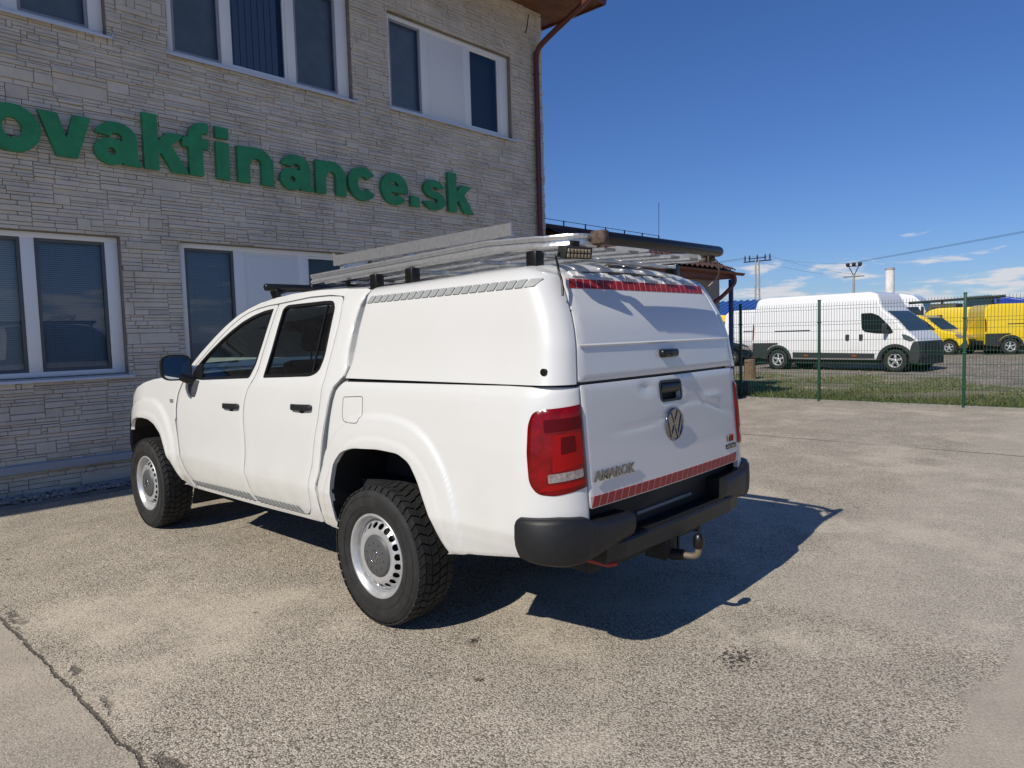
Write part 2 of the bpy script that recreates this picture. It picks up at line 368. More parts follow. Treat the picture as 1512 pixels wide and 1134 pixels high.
def wheel_parts(parent_thing, name, detail=True, rad=.367, half=.1225, label=None, steel=True, rimmat=None, local=False):
    """wheel about the X axis, outer side towards -x; returns the tyre part's owner"""
    k = rad/.367; w = half/.1225
    tb = MB(); tb.lathe([(-.088*w, .212*k), (-.105*w, .222*k), (-.119*w, .262*k), (-.1225*w, .296*k), (-.119*w, .325*k), (-.108*w, .346*k), (-.095*w, .3575*k),
                    (.095*w, .3575*k), (.108*w, .346*k), (.119*w, .325*k), (.1225*w, .296*k), (.119*w, .262*k), (.105*w, .222*k), (.088*w, .212*k)], 56 if detail else 28, closed=True)
    wh = MB()                                     # hub drum carries everything
    wh.lathe([(-.01*w, .001), (-.01*w, .14*k), (.02*w, .19*k), (.09*w, .19*k), (.09*w, .001)], 28)
    W = wh.build(name, DARK, parent_thing, local, label)
    if detail:
        for rr in (.268, .318): tb.lathe([(-.1195*w-.002, rr-.003), (-.1195*w-.004, rr), (-.1195*w-.002, rr+.003)], 56)
    tb.build('tyre', RUB, W)
    tr = MB(); ribs = [(-.112, -.078, .5), (-.072, -.036, -.35), (-.030, .012, .3), (.018, .060, .35), (.066, .110, -.5)] if detail else [(-.09, .09, 0)]
    n = 46 if detail else 40
    for j, (x0, x1, sk) in enumerate(ribs):
        for q in range(n):
            a0 = 2*PI*(q+.5*(j % 2))/n; da = 2*PI/n*(.80 if detail else .7)
            vs = []
            for x in (x0, x1):
                dz = sk*(x-x0)/(x1-x0)*2*PI/n
                for a in (a0+dz, a0+da+dz):
                    for r_ in (.350, .367-(.010 if (abs(x) > .1) else 0)): vs.append((x*w, r_*k*math.sin(a), r_*k*math.cos(a)))
            tr.add(vs, [(1, 3, 7, 5), (0, 1, 5, 4), (2, 6, 7, 3), (0, 2, 3, 1), (4, 5, 7, 6)])
    tr.build('tread', RUB, W)
    rm = MB(); rm.lathe([(-.094*w, .222*k), (-.107*w, .224*k), (-.112*w, .219*k), (-.110*w, .211*k), (-.098*w, .205*k), (-.090*w, .196*k), (-.080*w, .192*k), (-.060*w, .188*k), (.0, .187*k)], 56)
    rimmat = rimmat or SILVER
    if steel:
        rm.build('rim', rimmat, W)
        zs = [0, .085, .105, .125, .140, .152, .172, .188]; xs = [-.098, -.098, -.096, -.101, -.102, -.097, -.080, -.062]
        fn = lambda u, v: Vector((interp(math.hypot(u, v)/k, zs, xs)*w, u, v))
        circ = lambda cx, cy, ra, rb, n_, ph: [(cx+ra*math.cos(t)*math.cos(ph)-rb*math.sin(t)*math.sin(ph), cy+ra*math.cos(t)*math.sin(ph)+rb*math.sin(t)*math.cos(ph)) for t in [2*PI*i/n_ for i in range(n_)]]
        nh = 20
        holes = [circ(.161*k*math.cos(2*PI*i/nh), .161*k*math.sin(2*PI*i/nh), .0155*k, .0185*k, 12, 2*PI*i/nh) for i in range(nh)]
        patch('rim_disc', circ(0, 0, .189*k, .189*k, 60, 0), fn, rimmat, W, res=.014*k if detail else .03*k, holes=holes, thick=.006, flip=True, roll=.001)
        cp = MB(); cp.lathe([(-.098, .112), (-.106, .106), (-.111, .098), (-.114, .05), (-.115, .001)], 40)
        for i in range(10):
            a = 2*PI*i/10; cp.lathe([], 3) if False else None
            cp.box(-.1165, -.112, .072*math.cos(a)-.003, .072*math.cos(a)+.003, .072*math.sin(a)-.003, .072*math.sin(a)+.003, 1)
        cp.build('hub_cap', [CAPG, DARK], W)
        e = MB(); emblem(e, lambda u, v, h: Vector((-.1145-h, -u, v)), .037, .004); e.build('wheel_emblem', CHROME, W)
    else:                                           # alloy-look trim with spokes
        for i in range(5):
            a = 2*PI*i/5
            M = Matrix.Rotation(a, 4, 'X'); rm.bbox(-.085*w, -.06*w, -.035*k, .035*k, .03*k, .20*k, .012*k, M=M)
        rm.lathe([(-.09*w, .001), (-.09*w, .05*k), (-.06*w, .055*k)], 20); rm.build('rim', rimmat, W)
    return W

# ================================================================ GROUND
def ground_mats():
    # brown-grey exposed-aggregate concrete
    m = bpy.data.materials.new('yard_concrete'); m.use_nodes = True; nt = m.node_tree; N = nt.nodes; L = nt.links; p = N['Principled BSDF']
    p.inputs['Roughness'].default_value = .85; p.inputs['Specular IOR Level'].default_value = .3
    tc = N.new('ShaderNodeTexCoord'); sx = N.new('ShaderNodeSeparateXYZ'); L.new(tc.outputs['Object'], sx.inputs[0])
    def V(scale, feat='F1', rnd=1.0):
        n = N.new('ShaderNodeTexVoronoi'); n.feature = feat; n.inputs['Scale'].default_value = scale; n.inputs['Randomness'].default_value = rnd; L.new(tc.outputs['Object'], n.inputs['Vector']); return n
    def NO(scale, det=4, rough=.55, vec=None):
        n = N.new('ShaderNodeTexNoise'); n.inputs['Scale'].default_value = scale; n.inputs['Detail'].default_value = det; n.inputs['Roughness'].default_value = rough
        L.new(vec or tc.outputs['Object'], n.inputs['Vector']); return n
    def MR(s, a, b, c=0.0, d=1.0, sm=True):
        n = N.new('ShaderNodeMapRange'); n.interpolation_type = 'SMOOTHSTEP' if sm else 'LINEAR'; L.new(s, n.inputs[0])
        for i, v in enumerate((a, b, c, d)): n.inputs[i+1].default_value = v
        return n.outputs[0]
    def MA(op, a, b=None):
        n = N.new('ShaderNodeMath'); n.operation = op
        for i, v in enumerate((a, b)):
            if v is None: continue
            if isinstance(v, (int, float)): n.inputs[i].default_value = v
            else: L.new(v, n.inputs[i])
        return n.outputs[0]
    def MX(f, a, b, mode='MIX'):
        n = N.new('ShaderNodeMixRGB'); n.blend_type = mode
        for i, v in enumerate((f, a, b)):
            if isinstance(v, (int, float)): n.inputs[i].default_value = v
            elif isinstance(v, tuple): n.inputs[i].default_value = (*v, 1)
            else: L.new(v, n.inputs[i])
        return n.outputs[0]
    stones = V(135); fine = V(260); big = NO(.35, 6, .62); mid = NO(2.2, 5, .6); worn = NO(.55, 7, .65)
    rp = N.new('ShaderNodeValToRGB'); L.new(stones.outputs['Color'], rp.inputs[0]); e = rp.color_ramp.elements
    sepc = N.new('ShaderNodeSeparateXYZ'); L.new(stones.outputs['Color'], sepc.inputs[0]); L.new(sepc.outputs[0], rp.inputs[0])
    e[0].position = 0; e[0].color = (.12, .10, .08, 1); e[1].position = 1; e[1].color = (.92, .86, .76, 1)
    for pos, c in ((.06, (.15, .125, .10)), (.12, (.38, .335, .275)), (.55, (.52, .47, .39)), (.93, (.64, .59, .50))): q = e.new(pos); q.color = (*c, 1)
    rp.color_ramp.interpolation = 'LINEAR'
    col = MX(MR(big.outputs[0], .35, .65), rp.outputs[0], (.52, .465, .375)); 
    col = MX(.55, rp.outputs[0], col)
    # surface paste left between stones: smoother where less worn
    smoothm = MA('MULTIPLY', MR(worn.outputs[0], .50, .64), .75)
    col = MX(MA('MULTIPLY', smoothm, .42), col, (.50, .445, .37))
    # crevices
    crev = MR(stones.outputs['Distance'], .42, .75); col = MX(MA('MULTIPLY', crev, MA('SUBTRACT', .70, MA('MULTIPLY', smoothm, .45))), col, (.06, .05, .04))
    # slab west of the joint and the patched slab near the camera: finer, greyer
    wob = NO(3.5, 4, .7); wx = MA('ADD', sx.outputs[0], MA('MULTIPLY', MA('SUBTRACT', wob.outputs[0], .5), .10))
    west = MR(wx, -2.26, -2.22, 1.0, 0.0)
    wy = MA('ADD', sx.outputs[1], MA('ADD', MA('MULTIPLY', MA('SUBTRACT', mid.outputs[0], .5), .35), MA('MULTIPLY', sx.outputs[0], .10)))
    near = MA('MULTIPLY', MR(wy, -2.50, -2.42, 1.0, 0.0), MR(wx, -.75, -.35))
    grey = MA('MAXIMUM', MA('MULTIPLY', west, .75), near)
    sm_col = MX(MR(fine.outputs['Distance'], .1, .6), (.46, .41, .345), (.37, .33, .28)); col = MX(MA('MULTIPLY', grey, .8), col, sm_col)
    # tonal drift, tyre dust
    col = MX(1.0, col, MX(MR(mid.outputs[0], .3, .7), (.93, .92, .90), (1.12, 1.10, 1.07)), 'MULTIPLY')
    col = MX(1.0, col, MX(MR(big.outputs[0], .3, .7), (.97, .96, .94), (1.07, 1.06, 1.04)), 'MULTIPLY')
    east = MA('MULTIPLY', MR(wx, .60, .70), MR(sx.outputs[1], -1.5, -1.1, 1.0, 0.0)); col = MX(MA('MULTIPLY', east, .30), col, (.56, .50, .41))
    # joints: broken edge west, saw cuts across the yard
    def joint(x0, w, amp, ns, src=0):
        nn = NO(ns, 6, .7); xx = MA('ADD', sx.outputs[src], MA('MULTIPLY', MA('SUBTRACT', nn.outputs[0], .5), amp)); d = MA('ABSOLUTE', MA('SUBTRACT', xx, x0)); return MR(d, w*.4, w, 1.0, 0.0)
    j1 = joint(-2.23, .012, .10, 5.0); j1b = MA('MULTIPLY', joint(-2.17, .028, .34, 3.0), MR(NO(2.6, 3).outputs[0], .47, .56)); j2 = MA('MULTIPLY', joint(6.37, .030, .06, 2.0), MR(NO(.8, 3).outputs[0], .38, .55)); j3 = joint(8.66, .022, .04, 2.0)
    dk = MA('MAXIMUM', MA('MULTIPLY', j1, .8), MA('MAXIMUM', MA('MULTIPLY', j1b, .75), MA('MULTIPLY', j2, .75)))
    col = MX(dk, col, (.06, .052, .042)); col = MX(MA('MULTIPLY', j3, .6), col, (.46, .43, .37))
    # oil spots
    def spot(x, y, rx, ry, th, sc):
        a = MA('DIVIDE', MA('SUBTRACT', sx.outputs[0], x), rx); b = MA('DIVIDE', MA('SUBTRACT', sx.outputs[1], y), ry)
        r = MA('SQRT', MA('ADD', MA('MULTIPLY', a, a), MA('MULTIPLY', b, b))); n = NO(sc, 4, .7)
        return MR(MA('SUBTRACT', n.outputs[0], MA('MULTIPLY', r, .07)), th-.05, th-.01)
    sp = MA('MAXIMUM', spot(-.12, -1.6, .080, .055, .485, 48), MA('MAXIMUM', spot(-.76, -.53, .020, .014, .42, 80), spot(-1.02, -.83, .010, .010, .42, 80)))
    sp = MA('MAXIMUM', sp, MA('MULTIPLY', MR(NO(6.5, 2, .4).outputs[0], .775, .79), .8))
    col = MX(MA('MULTIPLY', sp, .9), col, (.022, .018, .014))
    L.new(col, p.inputs['Base Color'])
    hgt = MA('ADD', MA('MULTIPLY', MA('MULTIPLY', stones.outputs['Distance'], -1.0), MA('SUBTRACT', 1.0, MA('MULTIPLY', MA('MAXIMUM', smoothm, grey), .72))), MA('MULTIPLY', dk, -3.0))
    bp = N.new('ShaderNodeBump'); bp.inputs['Strength'].default_value = .75; bp.inputs['Distance'].default_value = .006; L.new(hgt, bp.inputs['Height']); L.new(bp.outputs[0], p.inputs['Normal'])
    return m
YARD = ground_mats()
LOT = mat('lot_gravel', (.24, .205, .165), .95, var=.5, vscale=1.2, bump=.6, bscale=30, detail=9)
SOIL = mat('verge_soil', (.12, .115, .05), .95, col2=(.24, .20, .125), vscale=1.1, bump=.6, bscale=18, detail=8)
def sheet(name, pts, z, m):
    mb = MB(); mb.add([(x, y, z) for x, y in pts], [tuple(range(len(pts)))]); o = mb.build(name, m, recalc=False, kind='structure'); return o
sheet('ground', [(-900, -900), (900, -900), (900, 900), (-900, 900)], -.008, LOT)
sheet('concrete_yard', [(-30, -30), (11.20, -30), (11.20, 5.0), (-30, 5.0)], 0.0, YARD)
edge_pts = [(11.20, -8.2)]+[(16.4+.5*math.sin(y*2.1)+(1.4 if y > .6 else 0)*min(1, (y-.6)/.6 if y > .6 else 0)*1.7, y) for y in [-8.2+.3*i for i in range(61)]]+[(11.20, 9.7)]
sheet('grass_verge', edge_pts, -.003, SOIL)
def grass():
    n = 50000; x = 11.25+rng.random(n)**1.5*9.0; y = -8.0+rng.random(n)*17; kx = np.sin(x*1.7+np.sin(y*1.3)*2)+np.sin(y*2.3+x*.7)
    keep = (x < np.interp(y, [p[1] for p in edge_pts[1:-1]], [p[0] for p in edge_pts[1:-1]])-.2+rng.normal(0, .35, n)) & ((kx > -1.1+rng.random(n)*.8) | (x < 12.4))
    x = x[keep]; y = y[keep]; n = len(x); h = np.where(x < 12.3, .05+.13*rng.random(n)**3, .02+.045*rng.random(n)); a = rng.random(n)*2*PI; w = .006+.008*rng.random(n); ln = h*(.3+.9*rng.random(n)); b = rng.random(n)*2*PI
    P = np.zeros((n, 3, 3)); P[:, 0] = np.stack([x-w*np.cos(a), y-w*np.sin(a), np.full(n, -.003)], 1); P[:, 1] = np.stack([x+w*np.cos(a), y+w*np.sin(a), np.full(n, -.003)], 1); P[:, 2] = np.stack([x+ln*np.cos(b), y+ln*np.sin(b), h], 1)
    me = bpy.data.meshes.new('grass'); me.from_pydata(P.reshape(-1, 3).tolist(), [], np.arange(3*n).reshape(-1, 3).tolist()); mi = rng.integers(0, 3, n); me.polygons.foreach_set('material_index', mi.astype('i4'))
    link('grass', me, [mat('grass_green', (.10, .12, .03), .7), mat('grass_olive', (.14, .135, .05), .7), mat('grass_straw', (.30, .26, .14), .8)], kind='stuff')
grass()
def loose(name, n, place, m, rmin, rmax, kind='stuff'):
    mb = MB(); ico = [Vector(v) for v in ((0, 0, 1), (.9, 0, .2), (.28, .85, .1), (-.72, .53, .15), (-.72, -.53, 0), (.28, -.85, .2), (0, 0, -.6))]
    F = [(0, 1, 2), (0, 2, 3), (0, 3, 4), (0, 4, 5), (0, 5, 1), (6, 2, 1), (6, 3, 2), (6, 4, 3), (6, 5, 4), (6, 1, 5)]
    for i in range(n):
        x, y, z = place(); r_ = random.uniform(rmin, rmax)*random.uniform(.6, 1.1); M = Matrix.Translation((x, y, z+r_*.25)) @ Matrix.Rotation(random.random()*6.3, 4, 'Z') @ Matrix.Diagonal((r_, r_*random.uniform(.6, 1), r_*random.uniform(.4, .8), 1))
        mb.add([M @ (v+Vector((random.uniform(-.15, .15),)*3)) for v in ico], F, False, random.randrange(len(m)))
    return mb.build(name, m, kind=kind, recalc=False)
loose('loose_gravel', 2600, lambda: (random.uniform(-4, 6), random.uniform(-3.2, 4.3), 0), [mat('stone_a', (.40, .36, .29), .9), mat('stone_b', (.24, .21, .17), .9), mat('stone_c', (.10, .09, .075), .9)], .0015, .005)
loose('joint_rubble', 700, lambda: (-2.19+random.gauss(0, .05), random.uniform(-1.2, 3), 0), [MATS['stone_a'], MATS['stone_b'], MATS['stone_c']], .002, .008)
loose('lot_stones', 2500, lambda: (random.uniform(14, 30), random.uniform(-4, 9), -.008), [MATS['stone_a'], MATS['stone_b'], MATS['stone_c']], .01, .035)

# ================================================================ OFFICE BUILDING
D = 5.336; BX0, BX1, BZ = -18.0, 6.86, 7.12
office = thing('office_building', 'two-storey office building clad in pale stacked stone with white windows', 'building', (-5.5, D, 0))
STM = [mat('stone_cladding', (.68, .605, .485), .92, var=.2, vscale=2.5, bump=1.0, bscale=24, detail=8), mat('stone_cladding_light', (.70, .625, .51), .92, var=.2, vscale=3, bump=1.0, bscale=24, detail=8), mat('stone_cladding_dark', (.64, .565, .45), .92, var=.22, vscale=3, bump=1.0, bscale=24, detail=8)]
JOINT = mat('mortar_joint', (.26, .225, .18), .95, var=.3, vscale=20)
FRAME = mat('white_window_frame', (.88, .87, .83), .4); PANEL = mat('white_window_panel', (.82, .81, .77), .45)
WGL = glass_mat('window_glass', (.84, .90, .93), 1.7); BLIND = mat('blind_slat', (.36, .43, .52), .6); BLINDV = mat('vertical_blind', (.17, .21, .29), .7); ROOM = mat('dark_room', (.05, .05, .05), .9)
SILLM = mat('metal_sill', (.62, .66, .72), .45); LEDGE = mat('ledge_flashing', (.40, .41, .42), .5); BLINDP = mat('pale_blind_slat', (.66, .70, .72), .6)
BROWN = mat('brown_gutter', (.13, .035, .022), .35); WOOD = mat('brown_soffit', (.22, .085, .035), .55, var=.4, vscale=3)
#            x0     x1    z0    z1    panes: (x0, x1, kind)
WIN = [(-2.15, -.27, 4.76, 6.14, [(-2.07, -1.18, 'grey'), (-1.04, -.41, 'grey')]),
       (.37, 2.82, 4.76, 6.14, [(.45, 1.02, 'grey'), (1.13, 1.89, 'vert'), (2.01, 2.64, 'grey')]),
       (3.46, 6.04, 4.80, 6.16, [(3.54, 4.13, 'grey'), (4.27, 5.02, 'panel'), (5.14, 5.83, 'dark')]),
       (-2.15, -.27, 1.19, 2.66, [(-2.07, -1.17, 'pale'), (-1.05, -.40, 'horz')]),
       (.36, 3.02, 1.19, 2.66, [(.44, 1.03, 'horz'), (1.17, 1.90, 'panel'), (2.03, 2.72, 'dark')])]
BACKY = D+.012
def cells(): # wall surface around the openings as quads
    xs = sorted({BX0, BX1, *[w[0] for w in WIN], *[w[1] for w in WIN]}); zs = sorted({0, BZ, *[w[2] for w in WIN], *[w[3] for w in WIN]})
    mb = MB()
    for i in range(len(xs)-1):
        for j in range(len(zs)-1):
            cx, cz = (xs[i]+xs[i+1])/2, (zs[j]+zs[j+1])/2
            if any(w[0] < cx < w[1] and w[2] < cz < w[3] for w in WIN): continue
            mb.add([(xs[i], BACKY, zs[j]), (xs[i+1], BACKY, zs[j]), (xs[i+1], BACKY, zs[j+1]), (xs[i], BACKY, zs[j+1])], [(0, 1, 2, 3)])
    for w in WIN:                                     # reveals
        for a, b in (((w[0], w[2]), (w[1], w[2])), ((w[1], w[2]), (w[1], w[3])), ((w[1], w[3]), (w[0], w[3])), ((w[0], w[3]), (w[0], w[2]))):
            mb.add([(a[0], BACKY, a[1]), (b[0], BACKY, b[1]), (b[0], D+.30, b[1]), (a[0], D+.30, a[1])], [(0, 1, 2, 3)], mi=1)
    mb.build('wall', [JOINT, FRAME], office, recalc=False)
cells()
mb = MB(); mb.add([(BX1, BACKY, 0), (BX1, 14.5, 0), (BX1, 14.5, BZ), (BX1, BACKY, BZ)], [(0, 1, 2, 3)]); mb.add([(BX0, BACKY, 0), (BX0, 14.5, 0), (BX0, 14.5, BZ), (BX0, BACKY, BZ)], [(0, 3, 2, 1)])
mb.add([(BX0, 14.5, 0), (BX1, 14.5, 0), (BX1, 14.5, BZ), (BX0, 14.5, BZ)], [(0, 1, 2, 3)]); mb.build('rear_wall', STM[0], office, recalc=False)
# stacked stone: random split panels, one mesh per stone
def stone_rects():
    out = []
    def split(x0, x1, z0, z1, d):
        w, h = x1-x0, z1-z0
        if h > .15 or (h > .06 and random.random() < (.66 if w > .22 else .40)):
            c = z0+h*random.choice([.33, .4, .5, .6, .67]); split(x0, x1, z0, c, d+1); split(x0, x1, c, z1, d+1); return
        if w > .52 or (w > .26 and random.random() < .55) or (h > .06 and w > .14 and random.random() < .30):
            c = x0+w*random.uniform(.28, .72); split(x0, c, z0, z1, d+1); split(c, x1, z0, z1, d+1); return
        out.append((x0, x1, z0, z1))
    z = -.02; r = 0
    while z < BZ:
        x = -3.3-random.uniform(0, .5); h = random.choice([.16, .20, .24])
        while x < BX1:
            w = random.uniform(.45, .75); split(x, min(x+w, BX1), z, min(z+h, BZ), 0); x += w
        z += h; r += 1
    res = []
    def clip(rc, k=0):
        if k == len(WIN): res.append(rc); return
        x0, x1, z0, z1 = rc; w = WIN[k]; m_ = .0
        if x1 <= w[0]-m_ or x0 >= w[1]+m_ or z1 <= w[2]-m_ or z0 >= w[3]+m_: clip(rc, k+1); return
        for c in ((x0, min(x1, w[0]-.004), z0, z1), (max(x0, w[1]+.004), x1, z0, z1), (max(x0, w[0]), min(x1, w[1]), z0, min(z1, w[2]-.004)), (max(x0, w[0]), min(x1, w[1]), max(z0, w[3]+.004), z1)):
            if c[1]-c[0] > .012 and c[3]-c[2] > .008: clip(c, k+1)
    for rc in out:
        if rc[0] < BX1: clip(rc)
    return [r_ for r_ in res if r_[1]-r_[0] > .015]
def stone_geo(mb, rc, mi):
    x0, x1, z0, z1 = rc; g = .0006+random.random()*.0013; x0 += g; x1 -= g; z0 += g; z1 -= g
    if x1-x0 < .006 or z1-z0 < .004: return
    dpt = random.choice([.012, .015, .017, .019, .022, .026, .032])+random.uniform(-.003, .003); b = min(.0022, (z1-z0)*.10); y = D-dpt+.012
    t = [random.uniform(-.004, .004) for _ in range(4)]; j = lambda: random.uniform(-.0012, .0012)
    xm = x0+(x1-x0)*random.uniform(.35, .65); bu = random.uniform(.0, .006)
    fr = [(x0+b+j(), y+t[0], z0+b+j()), (xm, y-bu, z0+b+j()), (x1-b+j(), y+t[1], z0+b+j()), (x1-b+j(), y+t[2], z1-b+j()), (xm+j(), y-bu+.003, z1-b+j()), (x0+b+j(), y+t[3], z1-b+j())]
    ba = [(x0, D+.012, z0), (xm, D+.012, z0), (x1, D+.012, z0), (x1, D+.012, z1), (xm, D+.012, z1), (x0, D+.012, z1)]
    mb.add(fr+ba, [(0, 1, 4, 5), (1, 2, 3, 4)]+[(6+i, 6+(i+1) % 6, (i+1) % 6, i) for i in range(6)], False, mi)
def stones():
    rcs = stone_rects(); camx, camy = -3.1, -3.0
    def px(rc): d2 = ((rc[0]+rc[1])/2-camx)**2+(D-camy)**2+((rc[2]+rc[3])/2-1.5)**2; return (rc[1]-rc[0])*(rc[3]-rc[2])/d2*((D-camy)/d2**.5)
    vis = [rc for rc in rcs if rc[1] > -1.75 and not (rc[2] < 1.2 and rc[0] > .1) and not (rc[2] < 2.5 and rc[0] > 3.1)]
    vis.sort(key=px, reverse=True); top = set(vis[:300]); rest = MB()
    for rc in rcs:
        mi = random.choices([0, 1, 2], [5, 3, 3])[0]
        if rc in top:
            mb = MB(); stone_geo(mb, rc, 0)
            if mb.v: mb.build('stone', STM[mi], office, recalc=False)
        else: stone_geo(rest, rc, mi)
    rest.build('stones', STM, office, recalc=False, kind='stuff')
stones()
# windows
def window(w):
    x0, x1, z0, z1, panes = w; yf = D+.075
    fr = MB(); lo = z0+.055; hi = z1-.06
    fr.bbox(x0+.002, x1-.002, yf, yf+.07, z0+.002, lo, .006); fr.bbox(x0+.002, x1-.002, yf, yf+.07, hi, z1-.002, .006)
    cuts = [x0+.002]+[c for p in panes for c in (p[0], p[1])]+[x1-.002]
    for i in range(0, len(cuts), 2):
        if cuts[i+1]-cuts[i] > .01: fr.bbox(cuts[i], cuts[i+1], yf+.0015, yf+.068, lo-.003, hi+.003, .006)
    W = fr.build('window', FRAME, office)
    for a, b, k in panes:
        if k == 'panel':
            mb = MB(); mb.bbox(a-.004, b+.004, yf+.012, yf+.05, lo-.002, hi+.002, .004); mb.bbox(a+.045, b-.045, yf+.008, yf+.02, lo+.05, hi-.05, .004); mb.build('panel', PANEL, W); continue
        gm = MB(); s = .032                               # casement frame and glazing bead
        for q in ((a+.001, a+s), (b-s, b-.001)): gm.bbox(q[0], q[1], yf+.014, yf+.06, lo+.001, hi-.001, .004)
        for q in ((lo+.002, lo+s), (hi-s, hi-.002)): gm.bbox(a+s, b-s, yf+.0155, yf+.0585, q[0], q[1], .004)
        gm.build('casement', mat('casement_seal', (.10, .105, .11), .5) if k in ('horz', 'pale') else FRAME if k != 'grey' else mat('casement_grey', (.30, .31, .33), .5), W)
        mb = MB(); mb.add([(a+s-.004, yf+.036, lo+s-.004), (b-s+.004, yf+.036, lo+s-.004), (b-s+.004, yf+.036, hi-s+.004), (a+s-.004, yf+.036, hi-s+.004)], [(0, 1, 2, 3)]); mb.build('pane', WGL, W, recalc=False)
        bl = MB()
        if k in ('horz', 'pale'):
            n = int((hi-lo)/.021)
            for i in range(n):
                z = lo+.012+i*.021; bl.add([(a+.01, yf+.085, z), (b-.01, yf+.085, z), (b-.01, yf+.097, z+.0195), (a+.01, yf+.097, z+.0195)], [(0, 1, 2, 3)])
            for q in (.22, .78): bl.box(a+(b-a)*q-.001, a+(b-a)*q+.001, yf+.080, yf+.083, lo, hi)
            bl.build('blind', BLINDP if k == 'pale' else BLIND, W, recalc=False, kind='stuff')
        elif k == 'vert':
            n = int((b-a)/.085)
            for i in range(n):
                x = a+.01+i*.085; bl.add([(x, yf+.10, lo), (x+.086, yf+.115, lo), (x+.086, yf+.115, hi), (x, yf+.10, hi)], [(0, 1, 2, 3)])
            bl.build('blind', BLINDV, W, recalc=False, kind='stuff')
        elif k == 'grey':
            bl.box(a-.02, b+.02, yf+.12, yf+.125, lo-.02, hi+.02); bl.build('roller_blind', mat('grey_roller_blind', (.31, .32, .315), .8, var=.2, vscale=3), W)
        mb = MB(); mb.box(a-.03, b+.03, yf+.22, yf+.225, lo-.03, hi+.03); mb.build('room_behind', ROOM, W)
    mb = MB(); mb.sweep([(x0-.03, D, z0-.012), (x1+.04, D, z0-.012)], [(-.0, .0), (.0, .006), (-.075, .014), (-.075, .010)] if False else [(.06, -.008), (.06, -.034), (.056, -.034), (.056, -.012), (-.09, .008), (-.09, .013)]); 
    for xe in (x0-.032, x1+.04): mb.box(xe-.002, xe+.002, D-.066, D+.05, z0-.04, z0+.022)
    mb.build('sill', SILLM, W)
for w in WIN: window(w)
# plinth flashing
mb = MB(); mb.sweep([(-4.5, D-.02, .30), (4.0, D-.02, .30)], [(.0, .045), (.035, .030), (.040, -.040), (.036, -.045), (.0, -.045)]); mb.build('plinth_flashing', LEDGE, office)
# eaves: boarded soffit, gutter, downpipe
EY = 4.28; EX = 7.32
for i in range(5):
    y0 = EY+.02+i*(D+.05-EY)/5; mb = MB(); mb.box(-18.4, EX, y0+.003, y0+(D+.05-EY)/5-.003, BZ-.02+.0, BZ+.0); mb.build('soffit_board', WOOD, office)
mb = MB(); mb.box(-18.4, EX, D+.05, 14.9, BZ-.021, BZ-.001); mb.box(-18.4, EX+.02, EY-.02, EY+.018, BZ-.05, BZ+.16); mb.box(EX, EX+.03, EY+.02, 14.9, BZ-.05, BZ+.18); mb.build('fascia', BROWN, office)
mb = MB(); mb.add([(-18.5, EY-.02, BZ+.16), (EX+.05, EY-.02, BZ+.16), (EX+.05, 9.9, BZ+.75), (-18.5, 9.9, BZ+.75), (-18.5, 15.2, BZ+.16), (EX+.05, 15.2, BZ+.16)], [(0, 1, 2, 3), (3, 2, 5, 4)]); mb.add([(EX, EY, BZ+.15), (EX, 15.1, BZ+.15), (EX, 9.9, BZ+.73)], [(0, 1, 2)]); mb.build('roof', mat('brown_roof', (.10, .04, .03), .7, var=.3), office, recalc=False)
mb = MB(); gp = [(-.065+.065*math.cos(a)*1, .065*math.sin(a)) for a in [PI+PI*i/10 for i in range(11)]]; mb.sweep([(-18.4, EY-.02, BZ+.06), (EX+.05, EY-.02, BZ+.06)], [(a_, b_) for a_, b_ in gp]+[(a_*.93-.004, b_*.93) for a_, b_ in gp[::-1]], smooth=False); mb.build('gutter', BROWN, office)
dp = catmull([(6.72, EY-.085, BZ+.01), (6.72, EY-.085, BZ-.12), (6.70, EY-.03, BZ-.22), (6.64, D-.25, BZ-.62), (6.62, D-.10, BZ-.80), (6.62, D-.085, BZ-.95), (6.62, D-.085, 4.0), (6.62, D-.085, .1)], 6)
mb = MB(); mb.tube(dp, .048, 14); mb.build('downpipe', BROWN, office)
for z in (6.0, 4.2, 2.4, .8):
    mb = MB(); mb.tube([(6.62, D-.085, z-.015), (6.62, D-.085, z+.015)], .054, 14); mb.box(6.61, 6.63, D-.085, D+.01, z-.01, z+.01); mb.build('pipe_clip', BROWN, office)
mb = MB(); mb.tube(catmull([(6.44, D, 6.66), (6.43, D-.05, 6.72), (6.42, D-.09, 6.85), (6.45, D-.08, 6.93), (6.52, D-.03, 6.98)], 5), .009, 6); mb.build('wall_hook', DARK, office)
# pebble drain along the wall
mb = MB(); mb.box(-4.5, 4.0, 4.90, 4.97, -.05, .022); mb.build('drain_kerb', mat('drain_concrete', (.22, .21, .20), .9, var=.3), kind='structure')
sheet('drain_bed', [(-4.5, 4.97), (6.9, 4.97), (6.9, D+.02), (-4.5, D+.02)], .004, JOINT)
loose('drain_pebbles', 2200, lambda: (random.uniform(-3.2, 1.5), random.uniform(4.98, D-.03), random.uniform(.0, .035)), [mat('pebble_a', (.33, .31, .28), .8), mat('pebble_b', (.20, .19, .175), .8), mat('pebble_c', (.45, .43, .40), .8)], .018, .042)

